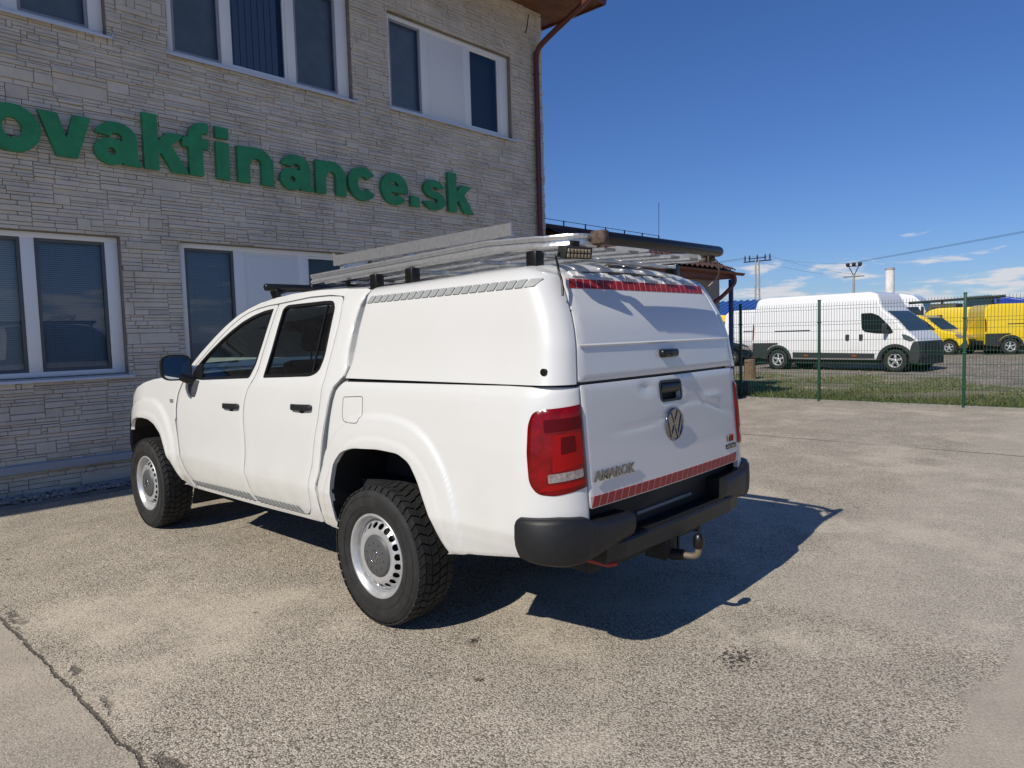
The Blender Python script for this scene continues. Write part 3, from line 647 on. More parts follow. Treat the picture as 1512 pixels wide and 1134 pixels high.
# ---------------------------------------------------------------- sign of raised letters
def glyphs():
    def ring(cx, cy, ax, ay, bx, by, a0, a1, n=28):
        A = [R(a0+(a1-a0)*i/n) for i in range(n+1)]
        return [[(cx+ax*math.cos(A[i]), cy+ay*math.sin(A[i])), (cx+ax*math.cos(A[i+1]), cy+ay*math.sin(A[i+1])), (cx+bx*math.cos(A[i+1]), cy+by*math.sin(A[i+1])), (cx+bx*math.cos(A[i]), cy+by*math.sin(A[i]))] for i in range(n)]
    r = lambda x0, x1, y0, y1: [(x0, y0), (x1, y0), (x1, y1), (x0, y1)]
    g = {}
    g['o'] = ring(.24, .21, .24, .228, .082, .100, 0, 360)
    g['v'] = [[(-.005, .425), (.165, .425), (.235, .19), (.305, .425), (.470, .425), (.325, 0), (.14, 0)]]
    g['a'] = [r(.275, .425, .0, .28)]+ring(.218, .27, .208, .168, .062, .055, 0, 168)+ring(.165, .128, .170, .138, .040, .038, 0, 360)+[r(.15, .30, .165, .245), [(.41, 0), (.46, 0), (.45, .05), (.41, .09)]]
    g['k'] = [r(0, .158, 0, .60), [(.10, .11), (.10, .26), (.265, .425), (.465, .425)], [(.16, .24), (.285, .325), (.50, 0), (.31, 0)]]
    g['f'] = [r(.070, .228, 0, .43), r(0, .30, .31, .42)]+ring(.250, .43, .18, .180, .022, .065, 90, 180)+[r(.248, .305, .495, .610)]
    g['i'] = [r(0, .158, 0, .425), r(0, .158, .475, .60)]
    g['n'] = [r(0, .152, 0, .425)]+ring(.24, .235, .225, .203, .066, .072, 0, 180)+[r(.306, .465, 0, .24)]
    g['c'] = ring(.24, .21, .24, .228, .085, .102, 36, 324)
    g['e'] = ring(.24, .21, .24, .228, .085, .102, 0, 320)+[r(.06, .478, .160, .252)]
    g['.'] = [r(0, .165, 0, .150)]
    g['s'] = ring(.215, .302, .203, .138, .060, .034, 12, 270)+ring(.215, .132, .212, .144, .060, .034, -168, 90)
    return g
def extrude2d(polys, fn, h0, h1):
    V = []; E = []
    for p in polys:
        n0 = len(V); V += [Vector(q) for q in p]; E += [(n0+i, n0+(i+1) % len(p)) for i in range(len(p))]
    vo, eo, fo, *_ = geometry.delaunay_2d_cdt(V, E, [], 0, 1e-5)
    C = [((vo[f[0]]+vo[f[1]]+vo[f[2]])/3) for f in fo]; k = np.zeros(len(fo), bool)
    for p in polys: k |= in_poly([(c.x, c.y) for c in C], p)
    F = [tuple(f) if (vo[f[1]]-vo[f[0]]).cross(vo[f[2]]-vo[f[0]]) > 0 else (f[0], f[2], f[1]) for f, q in zip(fo, k) if q]
    cnt = {(f[i], f[(i+1) % 3]) for f in F for i in range(3)}; B = [e for e in cnt if (e[1], e[0]) not in cnt]
    mb = MB(); n = len(vo)
    mb.add([fn(v.x, v.y, h1) for v in vo], F); mb.add([fn(v.x, v.y, h0) for v in vo], [f[::-1] for f in F])
    fs = []; vs = []
    for a, b in B: i = len(vs); vs += [fn(vo[a].x, vo[a].y, h0), fn(vo[b].x, vo[b].y, h0), fn(vo[b].x, vo[b].y, h1), fn(vo[a].x, vo[a].y, h1)]; fs.append((i, i+1, i+2, i+3))
    mb.add(vs, fs); return mb
sign = thing('letter_sign', 'green raised lettering reading ovakfinance.sk on the stone wall', 'sign', (1.85, D-.03, 3.41))
GREEN = mat('green_letter', (.030, .27, .100), .45, var=.25, vscale=6); G_ = glyphs()
LET = [('o', -1.435, 1.0), ('v', -.968, 1.0), ('a', -.482, 1.0), ('k', .007, .96), ('f', .425, 1.0), ('i', .812, 1.0), ('n', 1.070, 1.0), ('a', 1.630, 1.0), ('n', 2.132, 1.0), ('c', 2.632, 1.0), ('e', 3.185, 1.0), ('.', 3.715, 1.0), ('s', 3.955, 1.02), ('k', 4.462, 1.08)]
for ch, x, sx_ in LET:
    ti = random.uniform(-.006, .006)
    extrude2d(G_[ch], lambda u, v, h: Vector((x+u*sx_-ti*v, D-.025-h, 3.415+v+ti*u)), 0, .055).build('letter', GREEN, sign, recalc=False)

# ================================================================ ANNEX
annex = thing('annex_building', 'low annex with a brown tiled roof and rendered wall behind the pickup', 'building', (9.0, 4.06, 0))
AX0, AX1, AY, EYA = 6.90, 11.10, 4.10, 3.58
PLAS = mat('rendered_wall', (.36, .34, .31), .9, var=.2, vscale=3)
mb = MB(); mb.box(AX0, AX1, AY, 7.2, 0, 2.62); mb.build('wall', PLAS, annex)
rf = mat('dark_roof_tile', (.075, .036, .028), .75, var=.45, vscale=6); RZ0, RZ1, RY1 = 2.66, 3.43, 5.5
mb = MB(); mb.add([(AX0, EYA, RZ0-.03), (10.75, EYA, RZ0-.03), (11.33, RY1, RZ1-.03), (AX0, RY1, RZ1-.03), (AX0, 7.5, RZ0-.03), (11.33, 7.5, RZ0-.03)], [(0, 1, 2, 3), (3, 2, 5, 4)], mi=0); mb.build('roof', WOOD, annex, recalc=False)
tile = None
for r_ in range(6):                                   # tiles in courses; shared mesh per course
    v0, v1 = r_/6, (r_+1)/6+.02
    for c_ in range(20):
        y0 = EYA+(RY1-EYA)*v0; z0 = RZ0+(RZ1-RZ0)*v0+.012; y1 = EYA+(RY1-EYA)*min(1, v1); z1 = RZ0+(RZ1-RZ0)*min(1, v1)
        xm = 10.78+.55*v0; wdt = (10.78-AX0)/20; x = AX0+.0+c_*(xm-AX0)/20
        mb = MB(); pts = []
        for q in range(7):
            a = q/6; zz = .022*math.sin(PI*2*a)+.006*random.random()*0; pts.append((x+wdt*1.02*a, zz))
        vs = [(px_, y0, z0+.018+zz) for px_, zz in pts]+[(px_, y1, z1+.006+zz) for px_, zz in pts]+[(px_, y0, z0+.002+zz) for px_, zz in pts]
        mb.add(vs, [(i, i+1, 8+i, 7+i) for i in range(6)]+[(14+i, 15+i, i+1, i) for i in range(6)], False); mb.build('roof_tile', rf, annex, recalc=False)
mb = MB(); mb.tube([(AX0, RY1, RZ1+.02), (11.35, RY1, RZ1+.02)], .055, 8); mb.build('ridge_cap', rf, annex)
mb = MB(); mb.box(AX0, 10.74, EYA-.012, EYA+.012, RZ0-.19, RZ0-.03); mb.box(AX0, 10.74, EYA+.012, AY, RZ0-.17, RZ0-.15); mb.build('fascia', mat('brown_fascia', (.16, .05, .03), .6, var=.3, vscale=4), annex)
mb = MB(); gpa = [(.055*math.cos(a), .055*math.sin(a)) for a in [PI+PI*i/8 for i in range(9)]]; mb.sweep([(AX0, EYA-.07, RZ0-.04), (10.95, EYA-.07, RZ0-.06)], gpa+[(a_*.9, b_*.9) for a_, b_ in gpa[::-1]]); mb.build('gutter', BROWN, annex)
mb = MB(); mb.tube(catmull([(10.55, EYA-.07, RZ0-.12), (10.55, EYA-.07, RZ0-.28), (10.42, EYA+.15, RZ0-.55), (10.25, AY-.10, RZ0-.78), (10.22, AY-.07, RZ0-1.0), (10.22, AY-.07, 0)], 6), .042, 12); mb.build('downpipe', BROWN, annex)
mb = MB(); mb.bbox(11.02, 11.10, 3.78, 3.86, 0, 2.5, .01); mb.build('corner_post', mat('blue_post', (.035, .07, .17), .5), annex)
mb = MB(); mb.box(10.35, 11.0, AY-.03, AY-.002, 0, 1.25); mb.build('door', mat('dark_door', (.02, .022, .03), .5), annex)
mb = MB(); mb.tube([(AX0, RY1, RZ1+.16), (11.0, RY1, RZ1+.16)], .006, 5); mb.build('lightning_wire', DARK, annex)
for i in range(6):
    mb = MB(); mb.tube([(7.6+.68*i, RY1, RZ1+.04), (7.6+.68*i, RY1, RZ1+.17)], .014, 6); mb.build('wire_support', DARK, annex)
mb = MB(); mb.tube([(11.0, RY1, RZ1), (11.02, RY1, RZ1+.9)], .006, 5); mb.build('antenna', DARK, annex)

# ================================================================ FENCE
fence = thing('wire_fence', 'green welded-wire panel fence between the yard and the vehicle lot', 'fence', (11.25, .5, 0))
FG = mat('green_coated_steel', (.008, .060, .032), .45); FX = 11.25; FY = [4.02, 3.70, 2.08, -.37, -2.82, -5.27, -7.72]
PH = MB(); PH.bbox(-.03, .03, -.022, .022, 0, 1.97, .004); PH.bbox(-.032, .032, -.024, .024, 1.965, 1.99, .004)
for z in (.35, .95, 1.55): PH.bbox(-.040, .036, -.03, .03, z-.015, z+.015, .004)
pme = PH.mesh('post', True)
for y in FY[1:]:
    o = link('post', pme, FG, fence, local=True); o.location = (0, y-.5, 0)
def wire_panel(ya, yb):
    mb = MB(); r_ = .0026; zs = [(.03, 0), (.30, 0), (.33, .022), (.36, 0), (.93, 0), (.96, .022), (.99, 0), (1.50, 0), (1.53, .022), (1.56, 0), (1.80, 0), (1.83, .022), (1.86, 0), (1.93, 0)]
    n = int(round((yb-ya)/.05))
    for i in range(1, n):
        y = ya+(yb-ya)*i/n; vs = [(FX+.035-dx+a*r_, y+b*r_, z) for z, dx in zs for a, b in ((-1, -1), (1, -1), (1, 1), (-1, 1))]
        mb.add(vs, [(4*k+q, 4*k+(q+1) % 4, 4*k+4+(q+1) % 4, 4*k+4+q) for k in range(len(zs)-1) for q in range(4)])
    for z, dx in [(.05, 0), (.30, 0), (.36, 0), (.55, 0), (.75, 0), (.93, 0), (.99, 0), (1.2, 0), (1.38, 0), (1.50, 0), (1.56, 0), (1.80, 0), (1.86, 0)]:
        mb.box(FX+.038-dx, FX+.044-dx, ya, yb, z-.003, z+.003)
    mb.build('wire_panel', FG, fence, recalc=False)
for a, b in zip(FY[1:], FY[:-1]): wire_panel(a+.02, b-.02)
mb = MB(); mb.box(FX-.02, FX+.06, -7.8, 4.0, -.02, .03); mb.build('base_strip', mat('fence_base', (.25, .24, .22), .9, var=.3), fence)

# ================================================================ VEHICLES BEHIND THE FENCE
def shell(mb, out, W, tumble, rr, res=.09, mi=0):
    """closed body: side outline (f, z) with rounded edges, W half width, tumble(f, z) narrows it"""
    out = densify(out, res)
    if area2(out) < 0: out = out[::-1]
    offs = [(rr, 0.0), (rr*.55, rr*.12), (rr*.2, rr*.42), (0, rr)]     # distance from outline -> drop in half width
    loops = [(inset(out, d), dr) for d, dr in offs]
    V, F, B = tri2d(inset(out, rr), [], res)
    for sg in (1, -1):
        vs = [(sg*(W-tumble(f, z)), f, z) for f, z in V]; mb.add(vs, [f if sg > 0 else f[::-1] for f in F], True, mi)
        for k in range(3):
            (la, da), (lb, db) = loops[k], loops[k+1]; n = len(la)
            vs = [(sg*(W-tumble(f, z)-da), f, z) for f, z in la]+[(sg*(W-tumble(f, z)-db), f, z) for f, z in lb]
            fs = [(i, (i+1) % n, n+(i+1) % n, n+i) for i in range(n)]; mb.add(vs, [q if sg < 0 else q[::-1] for q in fs], True, mi)
    n = len(out); xs = [W-tumble(f, z)-rr for f, z in out]; vs = []; K = 5
    for j in range(K): vs += [(x*(1-2*j/(K-1)), f+0, z) for x, (f, z) in zip(xs, out)]
    mb.add(vs, [(j*n+i, j*n+(i+1) % n, (j+1)*n+(i+1) % n, (j+1)*n+i) for j in range(K-1) for i in range(n)], True, mi)
def side_patch(name, out, W, tumble, m, parent, off=.006, sides=(1, -1), res=.12, thick=.015, label=None):
    for sg in sides:
        patch(name, out, lambda f, z: Vector((W-tumble(f, z), f, z)), m, parent, res=res, off=off, thick=thick, mirror=sg < 0, local=True, label=label)
def face_strip(name, pts, hw0, hw1, m, parent, off=.01):
    """panel wrapped over the nose or tail: list of (f, z) points, half widths at both ends"""
    mb = MB(); n = len(pts); P = [Vector(p) for p in pts]; rows = []
    for i, p in enumerate(P):
        t = (P[min(i+1, n-1)]-P[max(i-1, 0)]).normalized(); nn = Vector((t.y, -t.x)); q = p+nn*off; h = hw0+(hw1-hw0)*i/max(1, n-1)
        rows.append([(h*(1-2*j/6), q.x, q.y) for j in range(7)])
    mb.add([v for r_ in rows for v in r_], [(i*7+j, i*7+j+1, (i+1)*7+j+1, (i+1)*7+j) for i in range(n-1) for j in range(6)], True); mb.build(name, m, parent, local=True)
def arch_pts(f, r, zb, n=14): return [(f+r*math.cos(PI-PI*i/n), .33+r*math.sin(PI-PI*i/n)) if .33+r*math.sin(PI-PI*i/n) > zb else (f+r*math.cos(PI-PI*i/n), zb) for i in range(n+1)]
VW_ = paint_mat('van_white', (.80, .80, .80)); YEL = paint_mat('van_yellow', (.80, .56, .005)); GLV = mat('van_window', (.008, .010, .012), .06, coat=1.0)
GLW = mat('van_windscreen', (.025, .035, .042), .08); PLA = mat('van_plastic', (.022, .024, .027), .6)
WPROTO = {}
def put_wheel(parent, x, f, r_, out_sign, rim='steel'):
    key = (r_, rim)
    if key not in WPROTO:
        WPROTO[key] = wheel_parts(parent, 'wheel', False, r_, .11, steel=False, local=True, rimmat=SILVER); w = WPROTO[key]
    else: w = copy_tree(WPROTO[key], parent)
    w.location = (x, f, r_); w.rotation_euler = (0, 0, 0 if out_sign < 0 else PI); return w
def arch_cut(base, arches, zb):
    """bottom edge of a body outline running forward with wheel openings"""
    out = []
    for f, r in arches: out += arch_pts(f, r, zb)
    return out
def big_van(loc, head, label, paint, high=True, wb=3.87, group=None):
    t = thing('van', label, 'van', loc, head, group); W = 1.0
    tum = lambda f, z: max(0, z-1.05)*.085+max(0, z-2.0)*.12+max(0, f-wb-.15)*.18
    H = 2.50 if high else 2.20; nose = wb+.93
    top = [(-.98, .62), (-1.0, 1.1), (-.97, 2.0), (-.90, H-.12), (-.80, H-.03), (-.4, H), (wb-.85, H+.0)]
    top += [(wb-.62, H-.07), (wb-.42, 1.98), (wb-.33, 1.88)] if high else [(wb-.55, H-.06), (wb-.38, 2.05), (wb-.25, 1.93)]
    top += [(wb+.02, 1.60), (wb+.42, 1.25), (wb+.62, 1.13), (wb+.84, .95), (nose-.01, .72), (nose, .45), (nose-.08, .28)]
    sq = lambda p: (wb+.1+(p[0]-wb-.1)*.70, p[1]) if p[0] > wb+.1 else p
    nose = sq((nose, 0))[0]; top = [sq(p) for p in top]
    out = [(-.98, .42)]+arch_cut(0, [(0, .43), (wb, .45)], .36)+top[::-1]
    mb = MB(); shell(mb, fillet(out, .05, 2), W, tum, .07); body = mb.build('body', paint, t, local=True)
    sp = lambda n, o, m, **k: side_patch(n, o, W, tum, m, t, **k)
    sp('side_window', fillet([(wb-1.06, 1.83), (wb-.72, 1.83), (wb-.50, 1.74), (wb-.18, 1.42), (wb-.05, 1.22), (wb-.12, 1.17), (wb-.58, 1.19), (wb-.92, 1.24), (wb-1.02, 1.35)], .05, 3), GLV)
    sp('window_pillar', [(wb-.66, 1.80), (wb-.635, 1.80), (wb-.625, 1.21), (wb-.65, 1.21)], SEAL, off=.010)
    if not high: pass
    sp('sill_moulding', [(.55, .42), (wb-.60, .42), (wb-.60, .57), (.55, .60)], PLA, off=.02)
    sp('rear_moulding', fillet([(-.98, .40), (-.46, .40), (-.45, .60), (-.36, .74), (-.18, .84), (0, .87), (.0, .92), (-.98, .92)], .03, 2), PLA, off=.012)
    for f0, r0 in ((0, .43), (wb, .45)):
        sp('arch_moulding', arch_pts(f0, r0+.085, .36)+arch_pts(f0, r0-.01, .36)[::-1], PLA, off=.03)
    for rf_ in (.95, wb-1.3): sp('side_reflector', [(rf_, .47), (rf_+.16, .47), (rf_+.16, .52), (rf_, .52)], mat('amber_reflector', (.30, .07, .02), .3), off=.034)
    sp('slide_rail', [(-.12, 1.30), (1.15, 1.31), (1.15, 1.345), (-.12, 1.335)], DARK, off=.012)
    for hf in (wb-1.45, wb-1.02): sp('door_handle', fillet([(hf-.055, .98), (hf+.055, .98), (hf+.055, 1.17), (hf-.055, 1.17)], .03, 3), PLA, off=.03, thick=.03)
    for sf, za, zb_ in ((wb-1.22, .62, 1.95), (.30, .62, 1.95), (1.72, .62, 1.95)): sp('door_gap', [(sf, za), (sf+.012, za), (sf+.012, zb_), (sf, zb_)], SEAL, off=.001, thick=.002)
    sp('body_groove', [(-.85, 1.62), (wb-1.25, 1.66), (wb-1.25, 1.675), (-.85, 1.635)], mat('groove_shadow_gap', (.35, .35, .35), .6), off=.001, thick=.002)
    sp('tail_light', fillet([(-.985, 1.02), (-.93, 1.0), (-.925, 1.42), (-.955, 1.58), (-.985, 1.60)], .02, 2), REDL, off=.012)
    sp('headlight', [sq(p) for p in fillet([(wb+.22, 1.16), (wb+.30, 1.00), (wb+.55, .93), (wb+.74, .97), (wb+.56, 1.08), (wb+.36, 1.14)], .03, 2)], mat('headlamp_dark', (.10, .11, .12), .1, coat=1.0, var=.6, vscale=12), off=.012)
    mb = MB(); shell(mb, fillet([sq(p) for p in [(wb+.47, .27), (wb+.86, .24), (wb+.95, .45), (wb+.945, .74), (wb+.87, .93), (wb+.68, .97), (wb+.55, .80), (wb+.50, .60)]], .03, 2), W+.012, tum, .05, .06); mb.build('front_bumper', PLA, t, local=True)
    face_strip('windscreen', [sq((wb+.42, 1.255)), sq((wb+.02, 1.60)), (wb-.32, 1.872)], .86, .78, GLW, t, .012)
    face_strip('grille', [sq((wb+.95, .52)), sq((wb+.945, .74)), sq((wb+.87, .90))], .55, .50, DARK, t, .014)
    face_strip('rear_bumper', [(-.97, .62), (-.98, .42)], .9, .9, PLA, t, .04)
    for sg in (1, -1):
        mb = MB(); xm = W+.16; mb.bbox(sg*xm-.11, sg*xm+.11, wb-.30, wb-.20, 1.18, 1.50, .05, seg=3); mb.tube([(sg*.86, wb-.18, 1.22), (sg*xm, wb-.24, 1.24)], .05, 8); mb.build('door_mirror', PLA, t, local=True)
    mb = MB(); mb.box(-.85, .85, -.9, wb+.7, .22, .40); mb.build('underbody', DARK, t, local=True)
    for f0 in (0, wb):
        for sg in (1, -1):
            put_wheel(t, sg*.90, f0, .35, sg)
            mb = MB(); mb.lathe([(sg*.985, .40), (sg*.70, .40), (sg*.70, .001)], 24); mb.v = [(x, y+f0, z+.35) for x, y, z in mb.v]; mb.build('wheel_well', DARK, t, local=True)
    return t
def small_van(loc, head, label, paint):
    t = thing('small_van', label, 'van', loc, head); W = .90; wb = 2.70
    tum = lambda f, z: max(0, z-.95)*.14+max(0, f-wb-.1)*.22
    top = [(-.78, .5), (-.80, 1.0), (-.74, 1.70), (-.60, 1.82), (.4, 1.85), (1.35, 1.80), (1.60, 1.70), (1.95, 1.40), (2.33, 1.12), (2.75, 1.03), (3.15, .92), (3.38, .75), (3.44, .5), (3.36, .28)]
    out = [(-.78, .36)]+arch_cut(0, [(0, .36), (wb, .36)], .32)+top[::-1]
    mb = MB(); shell(mb, fillet(out, .05, 2), W, tum, .08); mb.build('body', paint, t, local=True)
    sp = lambda n, o, m, **k: side_patch(n, o, W, tum, m, t, **k)
    sp('side_window', fillet([(.95, 1.66), (1.52, 1.62), (1.86, 1.36), (2.12, 1.12), (.95, 1.10)], .05, 3), GLV)
    sp('front_bumper', fillet([(wb+.36, .30), (3.30, .27), (3.43, .45), (3.40, .66), (wb+.55, .55)], .03, 2), PLA, off=.02)
    sp('headlight', fillet([(2.92, .93), (3.02, .76), (3.30, .72), (3.30, .83), (3.12, .92)], .03, 2), CLEARL, off=.012)
    sp('side_moulding', [(.40, .40), (2.28, .40), (2.28, .50), (.40, .52)], PLA, off=.015)
    sp('door_gap', [(.90, .45), (.912, .45), (.912, 1.72), (.90, 1.72)], SEAL, off=.001, thick=.002); sp('door_handle', [(1.02, .96), (1.2, .96), (1.2, 1.01), (1.02, 1.01)], PLA, off=.02)
    face_strip('windscreen', [(2.31, 1.135), (1.95, 1.40), (1.62, 1.685)], .74, .62, GLW, t, .012); face_strip('front_bumper', [(3.36, .28), (3.44, .5), (3.40, .70)], .70, .70, PLA, t, .015)
    face_strip('headlight', [(3.38, .75), (3.20, .88)], .60, .60, CLEARL, t, .004)
    for sg in (1, -1):
        mb = MB(); mb.bbox(sg*1.0-.09, sg*1.0+.09, 1.92, 2.02, 1.10, 1.30, .04, seg=3); mb.tube([(sg*.80, 2.0, 1.14), (sg*.95, 1.98, 1.16)], .03, 6); mb.build('door_mirror', PLA, t, local=True)
        for f0 in (0, wb):
            put_wheel(t, sg*.80, f0, .32, sg); mb = MB(); mb.lathe([(sg*.885, .35), (sg*.62, .35), (sg*.62, .001)], 24); mb.v = [(x, y+f0, z+.32) for x, y, z in mb.v]; mb.build('wheel_well', DARK, t, local=True)
    mb = MB(); mb.box(-.75, .75, -.7, 3.2, .2, .36); mb.build('underbody', DARK, t, local=True); return t
# heading: local +y is forward, so a rotation of pi+a points it towards -y
big_van((22.24, 6.885, -.006), R(172), 'long white high-roof panel van parked behind the fence on the lot', VW_)
small_van((35.2, 6.75, -.006), R(165.5), 'small yellow van with grey bumper, its front just past the white van', YEL)
YG = 'yellow panel vans on the lot'
big_van((34.76, 2.6, -.006), R(210), 'yellow panel van at the right edge with its tail lights and side showing', YEL, False, 3.6, YG)
big_van((40.0, 3.2, -.006), R(0), 'yellow panel van facing left, half hidden behind the small yellow van', YEL, False, 3.6, YG)
big_van((26.0, 9.9, -.006), R(180), 'white low-roof van mostly hidden behind the long white van', VW_, False, 3.6)
big_van((35.0, 18.2, -.006), R(180), 'yellow panel van far behind the fence, between corner post and white van', YEL, False, 3.6, YG)
big_van((53.5, 3.4, -.006), R(180), 'dark van at the far right edge, only its roof above the yellow van', mat('dark_van_paint', (.02, .022, .025), .2, coat=1.0), True)
def dark_car(loc, head):
    t = thing('dark_car', 'dark blue saloon car half hidden behind the pickup and a log stump', 'car', loc, head); W = .86; wb = 2.6
    tum = lambda f, z: max(0, z-.85)*.32+max(0, f-wb)*.20+max(0, -.2-f)*.1
    top = [(-.95, .5), (-.98, .85), (-.5, .98), (.0, 1.36), (.6, 1.44), (1.3, 1.40), (1.95, 1.02), (2.7, .90), (3.2, .78), (3.35, .55), (3.3, .25)]
    out = [(-.9, .28)]+arch_cut(0, [(0, .35), (wb, .35)], .26)+top[::-1]
    mb = MB(); shell(mb, fillet(out, .06, 2), W, tum, .09); mb.build('body', mat('dark_blue_paint', (.010, .014, .022), .15, coat=1.0), t, local=True)
    sp = lambda n, o, m, **k: side_patch(n, o, W, tum, m, t, **k)
    sp('side_window', fillet([(.05, 1.26), (.6, 1.36), (1.25, 1.31), (1.80, .98), (.1, .94)], .04, 2), GLV); sp('headlight', fillet([(2.95, .80), (2.95, .68), (3.3, .60), (3.3, .72)], .03, 2), CLEARL, off=.012)
    face_strip('windscreen', [(1.93, 1.03), (1.32, 1.39)], .66, .56, GLW, t)
    face_strip('headlight', [(3.31, .62), (3.21, .77)], .68, .66, CLEARL, t, .004)
    for sg in (1, -1):
        for f0 in (0, wb): put_wheel(t, sg*.78, f0, .31, sg); mb = MB(); mb.lathe([(sg*.85, .34), (sg*.6, .34), (sg*.6, .001)], 20); mb.v = [(x, y+f0, z+.31) for x, y, z in mb.v]; mb.build('wheel_well', DARK, t, local=True)
    return t
dark_car((23.9, 12.1, -.006), R(180-3))
# log stump by the fence
stump = thing('log_stump', 'short upright log standing on the grass beside the fence post', 'log', (16.5, 5.88, 0)); mb = MB(); N = 20; vs = []
for z, k in ((-.01, 1.12), (.06, 1.03), (.3, 1.0), (.56, .97)):
    for i in range(N): a = 2*PI*i/N; q = .155*k*(1+.06*math.sin(3*a+1)+.03*math.sin(7*a)); vs.append((q*math.cos(a), q*math.sin(a), z))
mb.add(vs, [(j*N+i, j*N+(i+1) % N, (j+1)*N+(i+1) % N, (j+1)*N+i) for j in range(3) for i in range(N)], True); mb.build('bark', mat('bark', (.24, .17, .10), .9, col2=(.10, .07, .045), vscale=14, bump=.8, bscale=40), stump, local=True)
mb = MB(); mb.add([v for v in vs[-N:]], [tuple(range(N))]); mb.build('cut_face', mat('cut_wood', (.42, .32, .20), .85, var=.3, vscale=12), stump, local=True)
# blue-roofed shed
shed = thing('blue_roof_shed', 'long shed with a blue ribbed metal roof beyond the lot, left of the white van', 'shed', (68, 43, 0)); mb = MB(); mb.box(-6, 6, -16, 24, 0, 2.6); mb.build('wall', PLAS, shed, local=True)
mb = MB(); ys_ = []
for i in range(60): y0 = -16.8+41*i/60; ys_ += [(y0, 0), (y0+.40, 0), (y0+.44, .10), (y0+.62, .10), (y0+.66, 0)]
for (xa, za), (xb_, zb_) in (((-6.5, 2.5), (0, 4.2)), ((0, 4.2), (6.5, 2.5))):
    mb.add([(xa, y, za+q) for y, q in ys_]+[(xb_, y, zb_+q) for y, q in ys_], [(i, i+1, len(ys_)+i+1, len(ys_)+i) for i in range(len(ys_)-1)])
mb.build('roof', mat('blue_metal_roof', (.03, .10, .33), .4), shed, local=True, recalc=False)

# trucks standing behind the vans
def tractor_unit(loc, head, label, paint, bonnet=False, group=None):
    t = thing('lorry', label, 'lorry', loc, head, group)
    mb = MB()
    if bonnet:
        shell(mb, fillet([(-.2, 1.0), (-.2, 3.3), (1.4, 3.35), (1.6, 2.4), (1.6, 1.0)], .08, 2), 1.1, lambda f, z: max(0, z-2)*.05, .06); mb.build('cab', mat('dark_cab', (.012, .018, .016), .4), t, local=True)
        side_patch('side_window', fillet([(.0, 2.35), (.0, 3.15), (1.25, 3.18), (1.42, 2.35)], .06, 2), 1.1, lambda f, z: max(0, z-2)*.05, GLW, t, off=.012)
        mb = MB(); shell(mb, fillet([(1.6, 1.3), (1.6, 3.15), (2.4, 3.2), (3.3, 3.0), (4.0, 2.6), (4.15, 2.2), (4.15, 1.3)], .1, 3), .95, lambda f, z: max(0, f-2)*.06, .12); mb.build('bonnet', paint, t, local=True)
        wf = [0.4, 3.2]
    else:
        tum = lambda f, z: max(0, z-2.3)*.06
        shell(mb, fillet([(-.2, .9), (-.2, 3.2), (.3, 3.6), (1.2, 3.4), (1.75, 2.9), (2.05, 2.1), (2.15, 1.3), (2.15, .5), (.4, .5)], .1, 3), 1.22, tum, .08); mb.build('cab', paint, t, local=True)
        side_patch('side_window', fillet([(.75, 1.9), (.75, 2.6), (1.5, 2.6), (1.9, 1.95)], .06, 2), 1.22, tum, GLV, t, off=.012)
        face_strip('windscreen', [(2.07, 2.0), (1.77, 2.87)], 1.1, 1.05, GLW, t); face_strip('grille', [(2.16, .6), (2.15, 1.7)], 1.0, 1.0, PLA, t)
        for sg in (1, -1): mb = MB(); mb.bbox(sg*1.4-.12, sg*1.4+.12, 1.75, 1.9, 1.9, 2.6, .05); mb.build('door_mirror', PLA, t, local=True)
        wf = [1.0, -2.6]
    mb = MB(); mb.box(-.5, .5, -4.0, 1.2, .7, 1.0); mb.build('chassis', DARK, t, local=True)
    for f0 in wf:
        for sg in (1, -1): put_wheel(t, sg*.98, f0, .5, sg)
    return t

tractor_unit((55.2, 11.9, -.006), R(180), 'white lorry cab with roof deflector behind the white panel van', VW_)
tractor_unit((61, 8.4, -.006), R(180), 'dark-windowed machine with a blue bonnet behind the yellow vans', mat('blue_bonnet', (.02, .05, .38), .25, coat=1.0), True)
army = thing('army_lorry', 'olive green lorry with a brown load and long dark boom, far behind', 'lorry', (51.2, 8.2, 0))
OLV = mat('olive_paint', (.085, .075, .045), .7, var=.3, vscale=2)
mb = MB(); shell(mb, fillet([(-.9, .9), (-.9, 2.65), (.6, 2.65), (.95, 1.9), (1.0, .9)], .06, 2), 1.1, lambda f, z: max(0, z-1.8)*.08, .05); mb.build('cab', OLV, army, local=True)
side_patch('side_window', [(-.45, 1.9), (-.45, 2.4), (.45, 2.4), (.55, 1.9)], 1.1, lambda f, z: max(0, z-1.8)*.08, GLV, army, off=.02)
mb = MB(); mb.bbox(-1.15, 1.15, -3.2, -1.0, 1.0, 2.35, .06); mb.build('load', mat('brown_load', (.13, .085, .05), .9, var=.5, vscale=2), army, local=True)
mb = MB(); mb.box(-.5, .5, -3.2, .8, .6, .95); mb.build('chassis', DARK, army, local=True)
mb = MB(); mb.tube([(0, 2.1, 2.80), (0, -3.4, 2.98)], .09, 8); mb.tube([(0, -3.0, 2.2), (0, -3.0, 2.95)], .07, 6); mb.tube([(0, .1, 2.6), (0, .1, 2.85)], .07, 6); mb.build('boom', DARK, army, local=True)
for f0 in (.2, -2.4):
    for sg in (1, -1): put_wheel(army, sg*.95, f0, .5, sg)
